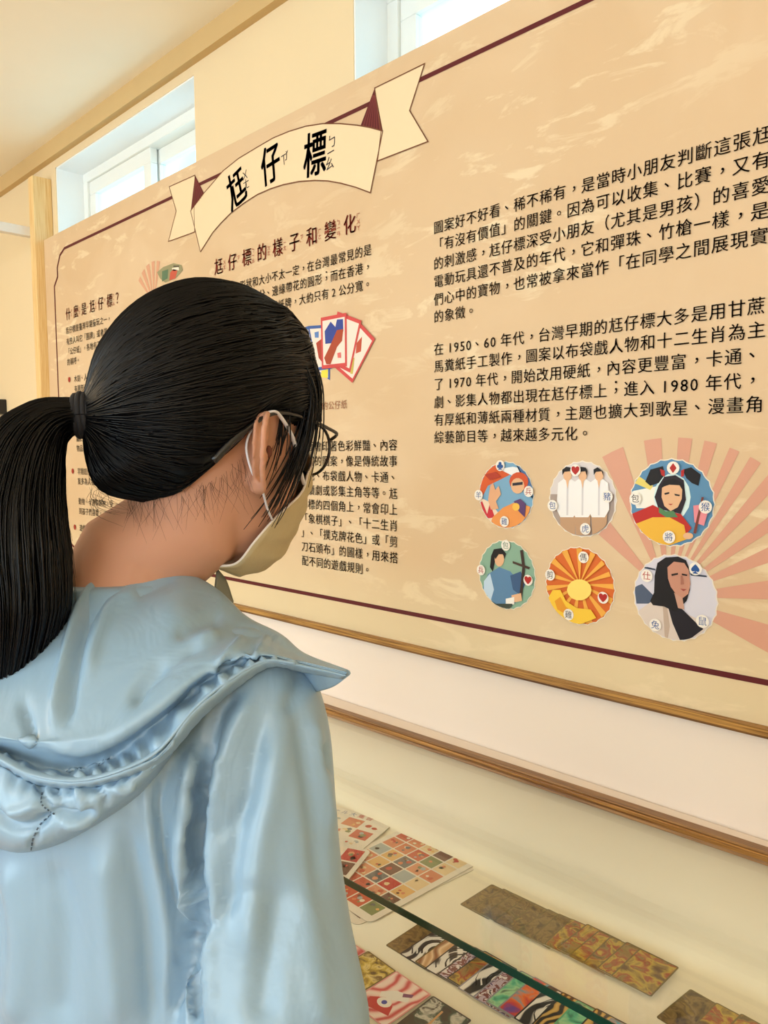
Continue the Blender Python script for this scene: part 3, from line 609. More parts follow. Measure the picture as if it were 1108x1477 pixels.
card('trading_card', -0.706, 0.7005, FZ+0.0018, 0.068, 0.088, -0.02, redw, pinkb, 'pink card with a white figure and a blue stone, in the nearest row', 'card', 'cards in the nearest row',
     art=[(W_, [(-.018,.0),(-.004,.016),(.016,.022),(.022,.01),(.004,-.002),(-.006,-.02)]), (ink((196,40,50)), [(-.022,-.018),(-.006,-.004),(.014,-.01),(.022,-.026),(-.016,-.034)]), (W_, blob(.0, -.012, .011, .009)), (ink((50,70,170)), blob(.0, -.012, .004, .004)), (ink((120,60,110)), [(.006,.018),(.018,.026),(.02,.02),(.01,.012)])])
card('trading_card', -0.634, 0.700, FZ+0.0024, 0.066, 0.088, 0.02, card_mat('black_green_print', [(14, 16, 18), (18, 22, 22), (24, 70, 56), (200, 200, 190), (20, 20, 20)], 45), blackb, 'black card with green and white lines in the nearest row', 'card', 'cards in the nearest row',
     art=[(ink((206,160,110)), [(-.024,-.03),(-.004,.0),(-.006,.03),(-.003,.03),(-.001,.0),(-.021,-.032)]), (W_, [(.004,-.02),(.012,-.002),(.02,-.02),(.014,-.026)]), (ink((206,160,110)), [(.024,.026),(.006,-.03),(.009,-.03),(.027,.024)])])
for i, (x, y, a) in enumerate(((-0.4035, 0.958, -0.10), (-0.366, 0.957, -0.06), (-0.335, 0.958, -0.08), (-0.300, 0.957, -0.02))):
    card('trading_card', x, y, FZ+0.0006+0.0006*i, 0.060, 0.0845, a, gold2 if i else gold1, goldb, ['leftmost', 'second', 'third', 'fourth'][i]+' gold card of the short gold row at the lower right edge', 'card', 'gold cards in the short right row')

# picture sheets
white_p = mat('white_card_stock', (236, 228, 214), 0.5); PAL = [(196, 70, 50), (214, 130, 90), (130, 140, 90), (232, 206, 160), (196, 60, 50), (110, 110, 110), (170, 180, 180), (226, 180, 110), (240, 226, 206), (110, 70, 54), (200, 90, 60), (222, 150, 110)]
def sheet(x, y, z, w, h, rot, rows, cols, label, seed, white_cells=False, head=True):
    r = random.Random(seed); art = []; hx = w*0.06; top = h*0.10 if head else h*0.04
    cw, chh = (w-2*hx)/cols, (h-top-h*0.05)/rows
    for i in range(rows):
        for j in range(cols):
            cx, cy = -w/2+hx+cw*(j+.5), h/2-top-chh*(i+.5); a, b = cw*.46, chh*.45
            if not white_cells or r.random() < .25: art.append((ink(r.choice(PAL[1:])), [(cx-a, cy-b), (cx+a, cy-b), (cx+a, cy+b), (cx-a, cy+b)]))
            for k in range(r.choice((4, 5, 6))):
                ex, ey = r.uniform(-.62, .62)*a, r.uniform(-.62, .62)*b; s = r.uniform(.16, .42)
                art.append((ink(r.choice(PAL)), [(cx+ex+a*s*math.cos(t)*r.uniform(.7, 1.1), cy+ey+b*s*math.sin(t)*r.uniform(.7, 1.1)) for t in [q_*math.pi/4 for q_ in range(8)]]))
    o = card('picture_sheet', x, y, z, w, h, rot, white_p, white_p, label, 'sheet', 'picture sheets at the left of the case', art=art, r=0.012, bw=0.004, th=0.0009)
    if head:
        q = MB(); cc = [(70, 90, 150), (70, 90, 150), (70, 90, 150), (90, 120, 170), (200, 60, 60), (200, 60, 60), (190, 130, 60)]
        for k, ch in enumerate('孫悟空アニメ集' if not white_cells else 'シール大集合'):
            put(q, ch, -w*0.30+k*w*0.105, h/2-h*0.055, w*0.085, ink(cc[k]), plane=lambda X, Z: (X, Z, 0.00125))
        t_ = link('sheet_heading', q.mesh('sheet_heading'), kind='stuff'); t_.parent = o
    return o
sheet(-0.936, 0.928, FZ+0.0004, 0.186, 0.285, -0.10, 7, 5, 'white sheet lowest of the three, its edge peeping from below the large sheet', 11)
sheet(-0.935, 0.938, FZ+0.0018, 0.186, 0.280, -0.035, 7, 5, 'large white sheet printed with a grid of small cartoon pictures', 5)
sheet(-1.108, 0.914, FZ+0.0034, 0.186, 0.250, 0.26, 6, 4, 'white sticker sheet with loose red figures behind the large sheet', 23, True)
sheet(-1.030, 0.852, FZ+0.0056, 0.130, 0.150, 0.42, 3, 3, 'small white sheet lying on top of the large sheet, beside the sleeve', 31, head=False)
# ---------------------------------------------------------------- the visitor
def voxel(name, parts, size, smooth=6, fac=0.5):
    q = MB(); m = mat('tmp', (128, 128, 128))
    for V, F in parts: q.add(V, F, m)
    o = bpy.data.objects.new('t', q.mesh('t')); C.objects.link(o)
    r = o.modifiers.new('r', 'REMESH'); r.mode = 'VOXEL'; r.voxel_size = size; r.adaptivity = 0
    if smooth:
        s = o.modifiers.new('s', 'SMOOTH'); s.factor = fac; s.iterations = smooth
    me = bpy.data.meshes.new_from_object(o.evaluated_get(bpy.context.evaluated_depsgraph_get())); me.name = name
    d = o.data; bpy.data.objects.remove(o); bpy.data.meshes.remove(d); me.materials.clear(); return me
def ellipsoid(c, r, M=None, nu=24, nv=16):
    c = Vector(c); V = []; F = []
    for j in range(nv+1):
        t = math.pi*j/nv
        for i in range(nu):
            a = 2*math.pi*i/nu; p = Vector((r[0]*math.sin(t)*math.cos(a), r[1]*math.sin(t)*math.sin(a), r[2]*math.cos(t)))
            V.append(c+(M @ p if M else p))
    for j in range(nv):
        for i in range(nu): F.append((j*nu+i, (j+1)*nu+i, (j+1)*nu+(i+1) % nu, j*nu+(i+1) % nu))
    return V, F
def loft(rings):
    n = len(rings[0]); V = [p for r in rings for p in r]; F = []
    for i in range(len(rings)-1):
        for k in range(n): F.append((i*n+k, i*n+(k+1) % n, (i+1)*n+(k+1) % n, (i+1)*n+k))
    F.append(tuple(range(n-1, -1, -1))); F.append(tuple(range((len(rings)-1)*n, len(rings)*n))); return V, F
HP = Vector((-0.5816, 0.3661, EYE+0.0125))
def rotm(yaw, pit, rol):
    return Matrix.Rotation(yaw, 3, 'Z') @ Matrix.Rotation(-pit, 3, 'X') @ Matrix.Rotation(rol, 3, 'Y')
HM = rotm(math.radians(9.3), math.radians(4), math.radians(9.0))
def hd(x, y=None, z=None):
    v = Vector(x) if y is None else Vector((x, y, z)); return HP+HM @ v
TM = rotm(math.radians(9), 0, 0); TP = Vector((-0.615, 0.280, 0))
def td(x, y, z):                               # torso frame, z relative to the eye line
    v = TM @ Vector((x, y, 0)); return Vector((TP.x+v.x, TP.y+v.y, EYE+z))
person = thing('person', (TP.x, TP.y, 0), 'person with black ponytail, glasses, face mask and light blue hooded jacket reading the panel', 'person')
skin = mat('skin', (198, 146, 120), 0.6, spec=0.3, vary=0.06, vscale=14, sss=0.15)
def spow(v, e): return math.copysign(abs(v)**e, v)
# head and neck and upper chest as one surface
lev = [(-.112, .070, .030, .022), (-.104, .074, .010, .036), (-.088, .080, -.022, .048), (-.066, .082, -.045, .056), (-.04, .084, -.066, .062), (-.012, .088, -.080, .067), (.02, .086, -.090, .069),
       (.05, .086, -.092, .069), (.078, .078, -.085, .063), (.098, .055, -.066, .050), (.112, .024, -.036, .026)]
rings = []
for z, yf, yb, w in lev:
    R_ = []
    for k in range(40):
        a = 2*math.pi*k/40; s, c = math.sin(a), math.cos(a); y = (yf+yb)/2+(yf-yb)/2*spow(c, 0.9); x = w*spow(s, 0.92)
        f = max(0, c)**10
        y += 0.017*f*math.exp(-((z+.022)/.022)**2)+0.006*max(0, c)**6*math.exp(-((z+.062)/.02)**2)
        y -= 0.008*math.exp(-((z-.012)/.014)**2)*math.exp(-((abs(x)-.031)/.014)**2)*(1 if c > 0 else 0)
        R_.append(hd(x, y, z))
    rings.append(R_)
nk = [at(262, 690, 0.655), at(250, 760, 0.650), at(238, 830, 0.640), at(232, 900, 0.645)]
parts = [loft(rings), tube_data([hd(0, -.012, -.02), hd(0, -.02, -.075)]+[td(.012, .030, -.085), td(.004, .012, -.135), td(0, .0, -.20)], [(.054, .060), (.049, .053), (.053, .052), (.062, .058), (.08, .07)], 32),
         ellipsoid(td(0, .0, -.27), (.145, .080, .12), TM)]
def ear(sx):
    U = Vector((0.0, -.12, 1)).normalized(); Bk_ = Vector((sx*0.62, -0.78, -.05)).normalized(); c = Vector((sx*.068, -.010, .0))
    def e(u, v, o=0.0):                          # u towards the back, v up, o outward
        n_ = Vector((sx*.78, .62, 0)); return hd(c+Bk_*u+U*v+n_*o)
    P = [(.002, .004), (-.002, .018), (.004, .029), (.015, .032), (.025, .026), (.029, .013), (.027, -.002), (.021, -.016), (.013, -.027), (.005, -.030), (.000, -.022)]
    out = [tube_data(catmull([e(u*1.12, v, .004+.0025*(u > .01)) for u, v in P], 4), 0.0030, 10)]
    out.append(tube_data(catmull([e(u, v, .0035) for u, v in [(.010, .018), (.018, .012), (.018, .0), (.012, -.012), (.006, -.016)]], 4), 0.0028, 8))
    out.append(loft([[e(.013+.7*r*(u-.013), 0.0+r*v, o) for u, v in P] for r, o in ((1.0, -.002), (1.05, .0005))]))
    out.append(loft([[e(.013+r*(u-.013), r*v, o) for u, v in P] for r, o in ((0.9, -.003), (1.0, -.0006))]))
    out.append(ellipsoid(e(.007, -.026, .001), (.0075, .0075, .008))); out.append(ellipsoid(e(-.001, -.004, .003), (.004, .005, .006)))
    return out
parts += ear(1)+ear(-1)
me = voxel('body', parts, 0.0024, 5); me.materials.append(skin)
body = link('body', me, person, smooth=True)

for sx in (1, -1):
    V, F = ellipsoid(hd(sx*.0700, -.002, .001), (.0030, .0032, .0050)); q = MB(); q.add(V, F, mat('ear_hole_shade', (112, 62, 48), 0.8)); q.build('ear_shade', person, smooth=True)  # dark ellipsoid stands in for the shade inside the ear hole
# eyes, brows
for sx in (-1, 1):
    V, F = ellipsoid(hd(sx*.031, .0735, .010), (.0118, .0118, .0118)); q = MB(); q.add(V, F, mat('eye_white', (236, 230, 224), 0.2)); ey = q.build('eye', person, smooth=True)
    V, F = ellipsoid(hd(sx*.031, .0810, .008), (.0052, .0052, .0052)); q = MB(); q.add(V, F, mat('iris', (40, 24, 18), 0.15)); q.build('iris', ey, smooth=True)
    V, F = tube_data([hd(sx*.016, .088, .030), hd(sx*.032, .088, .034), hd(sx*.046, .080, .030)], [.0018, .0024, .001], 6); q = MB(); q.add(V, F, mat('brow', (30, 22, 20), 0.8)); q.build('eyebrow', person)
V, F = tube_data([hd(-.020, .0765, -.062), hd(-.008, .0835, -.060), hd(.008, .0835, -.060), hd(.020, .0765, -.062)], [.002, .0040, .0040, .002], 8); q = MB(); q.add(V, F, mat('lip', (176, 96, 88), 0.4)); q.build('lips', person, smooth=True)

# hair ----------------------------------------------------
hair_m = mat('black_hair', (2, 2, 4), 0.34, spec=0.28)
TIE = at(121, 600, 0.600)
def hairline(a):                               # a: 0 front .. pi back
    d = abs(math.degrees(a)); X = [0, 35, 60, 80, 92, 104, 122, 145, 180]; Z = [.045, .035, .024, .034, .042, .024, -.012, -.048, -.062]
    return float(np.interp(d, X, Z))
V = []; F = []; NU, NV = 64, 40
for j in range(NV+1):
    t = math.pi*j/NV
    for i in range(NU):
        a = 2*math.pi*i/NU; dx, dy, dz = math.sin(t)*math.sin(a), math.sin(t)*math.cos(a), math.cos(t)
        rx, ry, rz = .082, (.104 if dy > 0 else .108), (.107 if dz > 0 else .100)
        k = 1/math.sqrt((dx/rx)**2+(dy/ry)**2+(dz/rz)**2); p = Vector((dx, dy, dz))*k+Vector((0, -.004, .026))
        az = math.atan2(dx, dy); az = az if az <= math.pi else az-2*math.pi; g = (p.z-hairline(az))/.016; g = max(0, min(1, g+.5)); g = g*g*(3-2*g)
        V.append(hd(Vector((0, -.004, .026))+(p-Vector((0, -.004, .026)))*(0.72+0.28*g)))
for j in range(NV):
    for i in range(NU): F.append((j*NU+i, (j+1)*NU+i, (j+1)*NU+(i+1) % NU, j*NU+(i+1) % NU))
cap = (V, F)
hp = [cap, ellipsoid(at(250, 562, .630), (.064, .064, .066)), tube_data([at(238, 578, .622), at(200, 592, .605), at(165, 600, .600), TIE], [.054, .036, .022, .014], 24),
      ellipsoid(at(408, 505, .662), (.026, .026, .028)), tube_data([at(380, 470, .650), at(420, 512, .662), at(439, 555, .670), at(443, 598, .674), at(438, 632, .674)], [.026, .020, .0150, .0120, .005], 16),
      ellipsoid(at(205, 648, .618), (.050, .040, .040)), ellipsoid(at(172, 672, .606), (.024, .022, .024)), ellipsoid(at(165, 640, .606), (.022, .022, .028))]
hme = voxel('hair', hp, 0.0036, 24)
hv = [v.co.copy() for v in hme.vertices]; hn = [v.normal.copy() for v in hme.vertices]; bvh = BVHTree.FromPolygons(hv, [tuple(p.vertices) for p in hme.polygons])
hme.materials.append(hair_m); hair = link('hair', hme, person, smooth=True)
HI = HM.inverted(); rnd = random.Random(3)
def strand(q, pts, r, m=hair_m, n=3):
    k = len(pts); V, F = tube_data(pts, [r*(0.35+0.65*math.sin(math.pi*min(1, (i+.6)/k))) for i in range(k)], n, False); q.add(V, F, m)
q = MB(); cnt = 0
while cnt < 3600:
    i = rnd.randrange(len(hv)); p = hv[i].copy(); l = HI @ (p-HP)
    az = math.atan2(l.x, l.y)
    if l.z < hairline(az)-.004 and l.y > -.06: continue
    if (p-TIE).length < 0.03: continue
    L = rnd.uniform(.05, .14); st = .008; P = []; lift = rnd.uniform(.0002, .0016); wob = rnd.uniform(-.25, .25)
    for s in range(int(L/st)):
        loc, nrm, _, _ = bvh.find_nearest(p)
        if loc is None: break
        P.append(loc+nrm*lift); d = (TIE-loc); 
        if d.length < .014: break
        d = (d-nrm*d.dot(nrm)); d = d.normalized()+nrm.cross(d.normalized())*wob*max(0, .7-s*.08); p = loc+d.normalized()*st
    if len(P) > 3: strand(q, P, rnd.uniform(.0005, .0011)); cnt += 1
q.build('hair_strands', hair, kind='stuff', smooth=True)
# bangs and side locks falling in front of the ear
q = MB()
def lock(pxs, n, spread, r=.0007, rr=rnd):
    P0 = [at(*p) for p in pxs]
    for k in range(n):
        o = Vector((rr.gauss(0, 1), rr.gauss(0, 1), rr.gauss(0, 1)))*spread; o2 = Vector((rr.gauss(0, 1), rr.gauss(0, 1), rr.gauss(0, .4)))*spread*1.3
        m_ = len(P0); P = [p+o*(0.5+.5*i/(m_-1))+o2*(i/(m_-1))**2 for i, p in enumerate(P0)]
        strand(q, catmull(P, 4)[:rr.randint(3*(m_-1), 4*(m_-1)+1)], r)
lock([(410, 500, .640), (442, 560, .645), (440, 610, .650), (425, 660, .650), (398, 715, .640), (372, 755, .630)], 26, .0045)
lock([(420, 500, .640), (448, 560, .645), (446, 615, .655), (432, 670, .655), (408, 730, .650), (392, 760, .645)], 22, .0040)
lock([(430, 480, .650), (455, 550, .660), (455, 600, .665), (446, 650, .665), (432, 700, .665)], 26, .0035)
lock([(430, 510, .655), (446, 560, .660), (442, 610, .660), (432, 665, .660)], 50, .0045, .0007)
lock([(400, 500, .630), (412, 560, .632), (405, 600, .632), (398, 640, .632), (380, 690, .628)], 30, .0050)
lock([(425, 480, .662), (448, 530, .670), (456, 580, .675), (450, 628, .675)], 60, .0035, .0007)
# fine nape hair and flyaways
for k in range(110):
    x = rnd.uniform(180, 350); y = 715-(x-180)*0.25+rnd.uniform(-14, 6); l = rnd.uniform(20, 75)
    a = at(x, y, .600+.0002*(x-180)); loc, nr, _, _ = bvh.find_nearest(a)
    P = [(x, y-8, .612), (x+rnd.uniform(0, 8), y+l*.4, .607), (x+rnd.uniform(-16, 26), y+l, .603)]
    strand(q, catmull([at(*p) for p in P], 4), .0001)
for k in range(150):
    i = rnd.randrange(len(hv)); p = hv[i]; l = HI @ (p-HP)
    if l.z < .03: continue
    d = (TIE-p).normalized(); o = hn[i]; ln = rnd.uniform(.02, .06)
    strand(q, catmull([p-o*.001, p+o*.003+d*ln*.4, p+o*rnd.uniform(.002, .008)+d*ln], 4), .00022)
for k in range(40):
    x = rnd.uniform(128, 160); y = rnd.uniform(660, 715); e_ = rnd.uniform(20, 75)
    strand(q, catmull([at(x, y, .606), at(x+rnd.uniform(-14, 8), y+e_*.4, .606), at(x+e_*.6, y+e_*.6+rnd.uniform(-8, 8), .606)], 4), .00014)
q.build('loose_locks', hair, kind='stuff', smooth=True)
# ponytail
pt_path = [(128, 600, .601), (95, 602, .596), (62, 618, .588), (32, 660, .578), (14, 730, .570), (12, 800, .566), (16, 870, .566), (8, 950, .570), (-4, 1010, .574), (-14, 1062, .578)]
pr_ = [.0135, .018, .026, .037, .046, .0505, .048, .036, .020, .006]
PP = catmull([at(*p) for p in pt_path], 5); PRr = list(np.interp(np.linspace(0, len(pr_)-1, len(PP)), range(len(pr_)), pr_))
V, F = tube_data(PP, [(r*.96, r*.80) for r in PRr], 28); q = MB(); q.add(V, F, hair_m); pony = q.build('ponytail', person, smooth=True)
q = MB(); n = len(PP); t0 = (PP[1]-PP[0]).normalized()
frames = []; a = t0.cross(Vector((0, 0, 1))).normalized()
for i in range(n):
    t = (PP[min(i+1, n-1)]-PP[max(0, i-1)]).normalized(); a = (a-t*a.dot(t)).normalized(); frames.append((a.copy(), t.cross(a)))
for k in range(1500):
    an = rnd.uniform(0, 2*math.pi); rr = rnd.uniform(.93, 1.06); tw = rnd.uniform(-.5, .5); s = rnd.randint(0, n-14); e_ = rnd.randint(s+10, n); P = []
    if rnd.random() < .25: s = 0
    for i in range(s, e_):
        A, B = frames[i]; r = PRr[i]*rr; w = an+tw*i/n; P.append(PP[i]+A*r*.96*math.cos(w)+B*r*.80*math.sin(w))
    strand(q, P, rnd.uniform(.0006, .0012))
for k in range(60):                             # stray hairs around the tail
    s = rnd.randint(4, n-10); an = rnd.uniform(0, 6.28); P = []
    for i in range(s, min(n, s+9)):
        A, B = frames[i]; r = PRr[i]*(1.0+.016*(i-s)); P.append(PP[i]+A*r*math.cos(an)+B*r*.8*math.sin(an))
    strand(q, P, .00025)
q.build('ponytail_strands', pony, kind='stuff', smooth=True)
q = MB()
for j, (dx, r) in enumerate(((0, .0155), (7, .0165), (14, .0160), (20, .0150))):
    c = at(112+dx, 600-j*.5, .600); ax = (at(150, 598, .602)-at(95, 602, .597)).normalized(); u_ = ax.cross(Vector((0, 0, 1))).normalized(); w_ = ax.cross(u_)
    P = [c+(u_*math.cos(t)+w_*math.sin(t))*r for t in [2*math.pi*k/28 for k in range(29)]]; V, F = tube_data(P, .0026, 8, False); q.add(V, F, mat('hair_tie_cloth', (16, 14, 18), 0.8))
q.build('hair_tie', person, smooth=True)
# mask ----------------------------------------------------
def grid_mesh(rows, nu, nv, closed=False):      # smooth surface through a grid of control points
    A = [catmull(r, nu) for r in rows]; cols = list(zip(*A)); B = [catmull(list(c), nv) for c in cols]
    nr, nc = len(B[0]), len(B); V = [B[j][i] for i in range(nr) for j in range(nc)]
    F = [(i*nc+j, i*nc+j+1, (i+1)*nc+j+1, (i+1)*nc+j) for i in range(nr-1) for j in range(nc-1)]
    return V, F, nr, nc
mrows = [[(.055, .066, -.016), (.043, .083, -.006), (.021, .096, .006), (0, .106, .010)], [(.0575, .058, -.034), (.047, .080, -.028), (.024, .099, -.022), (0, .110, -.020)],
         [(.0625, .024, -.056), (.051, .068, -.055), (.027, .097, -.052), (0, .106, -.052)], [(.059, .008, -.076), (.049, .056, -.080), (.027, .088, -.079), (0, .096, -.079)],
         [(.050, .000, -.096), (.042, .044, -.102), (.023, .073, -.105), (0, .080, -.106)], [(.034, -.010, -.102), (.026, .026, -.114), (.014, .042, -.117), (0, .047, -.118)]]
full = [[hd(p) for p in r]+[hd((-p[0], p[1], p[2])) for p in r[-2::-1]] for r in mrows]
V, F, nr, nc = grid_mesh(full, 6, 6)
def normals(V, nr, nc):
    N = []
    for i in range(nr):
        for j in range(nc):
            a = V[min(i+1, nr-1)*nc+j]-V[max(i-1, 0)*nc+j]; b = V[i*nc+min(j+1, nc-1)]-V[i*nc+max(j-1, 0)]; N.append(a.cross(b).normalized())
    return N
mc = hd(0, .03, -.05); N = normals(V, nr, nc)
for i in range(nr):
    for j in range(nc):
        n_ = N[i*nc+j]; n_ = n_ if n_.dot(V[i*nc+j]-mc) > 0 else -n_
        e_ = min(1, min(j, nc-1-j)/5); V[i*nc+j] = V[i*nc+j]+n_*(.0008*math.sin(i*1.25)*e_+.0005*math.sin(i*.8+j*.5)*e_)
mask_m = mat('mask_fabric', (188, 170, 132), 0.8, vary=0.08, vscale=40, bump=0.5, bscale=160)
q = MB(); q.add(V, F, mask_m); mask = q.build('face_mask', person, smooth=True); md = mask.modifiers.new('t', 'SOLIDIFY'); md.thickness = 0.0014
q = MB(); rim = [V[j]for j in range(nc)]; 
for L in (rim, [V[(nr-1)*nc+j] for j in range(nc)], [V[i*nc] for i in range(nr)], [V[i*nc+nc-1] for i in range(nr)]):
    a_, b_ = tube_data(L, .0011, 6); q.add(a_, b_, mat('mask_edge', (226, 216, 206), 0.7))
q.build('edge_seam', mask, smooth=True)
loop_m = mat('ear_loop', (230, 226, 232), 0.7)
for sx in (1, -1):
    P = [(.056, .062, -.026), (.0635, .044, -.010), (.072, .022, .014), (.078, -.002, .030), (.080, -.014, .0335), (.074, -.022, .026), (.073, -.030, .006), (.076, -.024, -.014), (.075, -.008, -.030), (.068, .008, -.046), (.0635, .020, -.056)]
    a_, b_ = tube_data(catmull([hd(sx*x, y, z) for x, y, z in P], 6), (.0018, .0010), 8); q = MB(); q.add(a_, b_, loop_m); q.build('ear_loop', mask, smooth=True)
# glasses --------------------------------------------------
gl = thing('glasses', hd(0, .095, .02), 'thin black round-framed glasses worn by the person', 'glasses')
blk = mat('black_metal_frame', (14, 13, 15), 0.3, spec=0.6)
for sx in (1, -1):
    c = Vector((sx*.034, .0945, .004)); P = [hd(c+Vector((.0245*math.cos(t), -abs(math.cos(t)*sx-(-1))*.004, .0235*math.sin(t)))) for t in [2*math.pi*k/36 for k in range(37)]]
    a_, b_ = tube_data(P, .0014, 8, False); q = MB(); q.add(a_, b_, blk); fr_ = q.build('rim', gl, smooth=True)
    q = MB(); q.add([tuple(p) for p in P[:-1]], [tuple(range(36))], glass_mat('lens_glass', (0.93, 0.95, 0.93), 1.4)); q.build('lens', fr_)
    P = [(.070, -.058, -.010), (.0735, -.048, .004), (.077, -.034, .018), (.079, -.018, .030), (.077, .006, .034), (.073, .040, .031), (.068, .078, .024), (.064, .086, .021), (.055, .090, .016)]
    L = catmull([hd(sx*x, y, z) for x, y, z in P], 5); n = len(L); a_, b_ = tube_data(L, [(.0024, .0030) if i < 9 else ((.0016, .0020) if i < 14 else (.0012, .0018)) for i in range(n)], 8)
    q = MB(); q.add(a_, b_, blk); q.build('temple_arm', gl, smooth=True)
a_, b_ = tube_data(catmull([hd(.0075, .093, .010), hd(0, .0985, .013), hd(-.0075, .093, .010)], 5), .0010, 8); q = MB(); q.add(a_, b_, blk); q.build('bridge', gl, smooth=True)
# jacket ---------------------------------------------------
def sup(cx, cy, rx, ry, z, n=56, e=0.85, f=None):
    out = []
    for k in range(n):
        a = 2*math.pi*k/n; x, y = rx*spow(math.cos(a), e), ry*spow(math.sin(a), e); out.append(td(cx+x, cy+y, z+(f(x, y) if f else 0)))
    return out
tor = [(.006, .016, .058, .056, -.100), (.004, .010, .078, .066, -.118), (.002, .004, .112, .080, -.140), (0, 0, .146, .094, -.168), (0, -.002, .166, .104, -.205), (0, -.004, .172, .112, -.26), (0, -.004, .170, .116, -.36),
       (0, -.002, .168, .118, -.48), (0, 0, .176, .124, -.60), (0, 0, .188, .130, -.72), (0, 0, .190, .132, -.78)]
tors = loft([sup(*t) for t in tor])
armR = [at(300, 990, .585), at(352, 1000, .572), at(372, 1060, .562), at(376, 1150, .556), at(378, 1250, .552), at(384, 1360, .545), at(396, 1477, .535)]
last = armR[-1]; armR += [last+Vector((.0, .01, -.09)), last+Vector((-.005, .05, -.22)), last+Vector((-.01, .075, -.29))]
ar = [.040, .050, .052, .0535, .0565, .061, .066, .062, .052, .043]
sleeveR = tube_data(catmull(armR, 4), list(np.interp(np.linspace(0, len(ar)-1, 4*(len(ar)-1)+1), range(len(ar)), ar)), 36)
armL = [td(-.12, 0, -.185), td(-.165, .0, -.205), td(-.205, .005, -.27), td(-.225, .01, -.38), td(-.23, .02, -.50), td(-.225, .05, -.62), td(-.215, .085, -.70)]
al = [.045, .056, .058, .058, .060, .054, .043]
sleeveL = tube_data(catmull(armL, 4), list(np.interp(np.linspace(0, len(al)-1, 4*(len(al)-1)+1), range(len(al)), al)), 36)
jme = voxel('jacket', [tors, sleeveR, sleeveL], 0.0042, 7)
cloth = mat('light_blue_nylon', (142, 172, 196), 0.36, spec=0.6)
nt_ = cloth.node_tree; n1 = nt_.nodes.new('ShaderNodeTexNoise'); n1.inputs['Scale'].default_value = 16; n1.inputs['Detail'].default_value = 3; n1.inputs['Roughness'].default_value = 0.45; n1.inputs['Distortion'].default_value = 1.6
mp_ = nt_.nodes.new('ShaderNodeMapping'); mp_.inputs['Scale'].default_value = (1, 1, 0.45); bp_ = nt_.nodes.new('ShaderNodeBump'); bp_.inputs['Strength'].default_value = 0.42; bp_.inputs['Distance'].default_value = 0.006
nt_.links.new(nt_.nodes['Texture Coordinate'].outputs['Object'], mp_.inputs[0]); nt_.links.new(mp_.outputs[0], n1.inputs['Vector']); nt_.links.new(n1.outputs['Fac'], bp_.inputs['Height'])
nt_.links.new(bp_.outputs['Normal'], nt_.nodes['Principled BSDF'].inputs['Normal'])
def seg_dist(px, py, L):
    best = np.full(px.shape, 1e9); tt = np.zeros(px.shape); D = [0]
    for i in range(1, len(L)): D.append(D[-1]+math.hypot(L[i][0]-L[i-1][0], L[i][1]-L[i-1][1]))
    for i in range(len(L)-1):
        (ax, ay), (bx, by) = L[i], L[i+1]; dx, dy = bx-ax, by-ay; l2 = dx*dx+dy*dy
        t = np.clip(((px-ax)*dx+(py-ay)*dy)/l2, 0, 1); d = np.hypot(px-ax-t*dx, py-ay-t*dy); k = d < best
        best = np.where(k, d, best); tt = np.where(k, (D[i]+t*(D[i+1]-D[i]))/D[-1], tt)
    return best, tt
def sculpt(me, folds, maxd=9.0):                # press folds into the cloth; distances are measured across the cloth as seen from the room
    n = len(me.vertices); co = np.empty(n*3); me.vertices.foreach_get('co', co); co = co.reshape(-1, 3); me.update()
    no = np.array([v.normal[:] for v in me.vertices]); q_ = co-np.array([0, 0, EYE]); d = q_@_f; px = W/2+FL*(q_@_r)/d; py = H/2-FL*(q_@_u)/d
    facing = np.clip(-(no*(q_/np.linalg.norm(q_, axis=1)[:, None])).sum(1)*3, 0, 1); disp = np.zeros(n)
    for L, w, amp in folds:
        dd, t = seg_dist(px, py, catm2(L)); taper = np.clip(np.minimum(t, 1-t)*7+.15, 0, 1); disp += amp*np.exp(-(dd/w)**2)*taper
    co += no*(disp*facing)[:, None]; me.vertices.foreach_set('co', co.ravel()); me.update()
def catm2(L):
    return [(p.x, p.y) for p in catmull([Vector((x, y, 0)) for x, y in L], 5)]
K3 = lambda L: [(x/2.052, 800+y/2.052) for x, y in L]
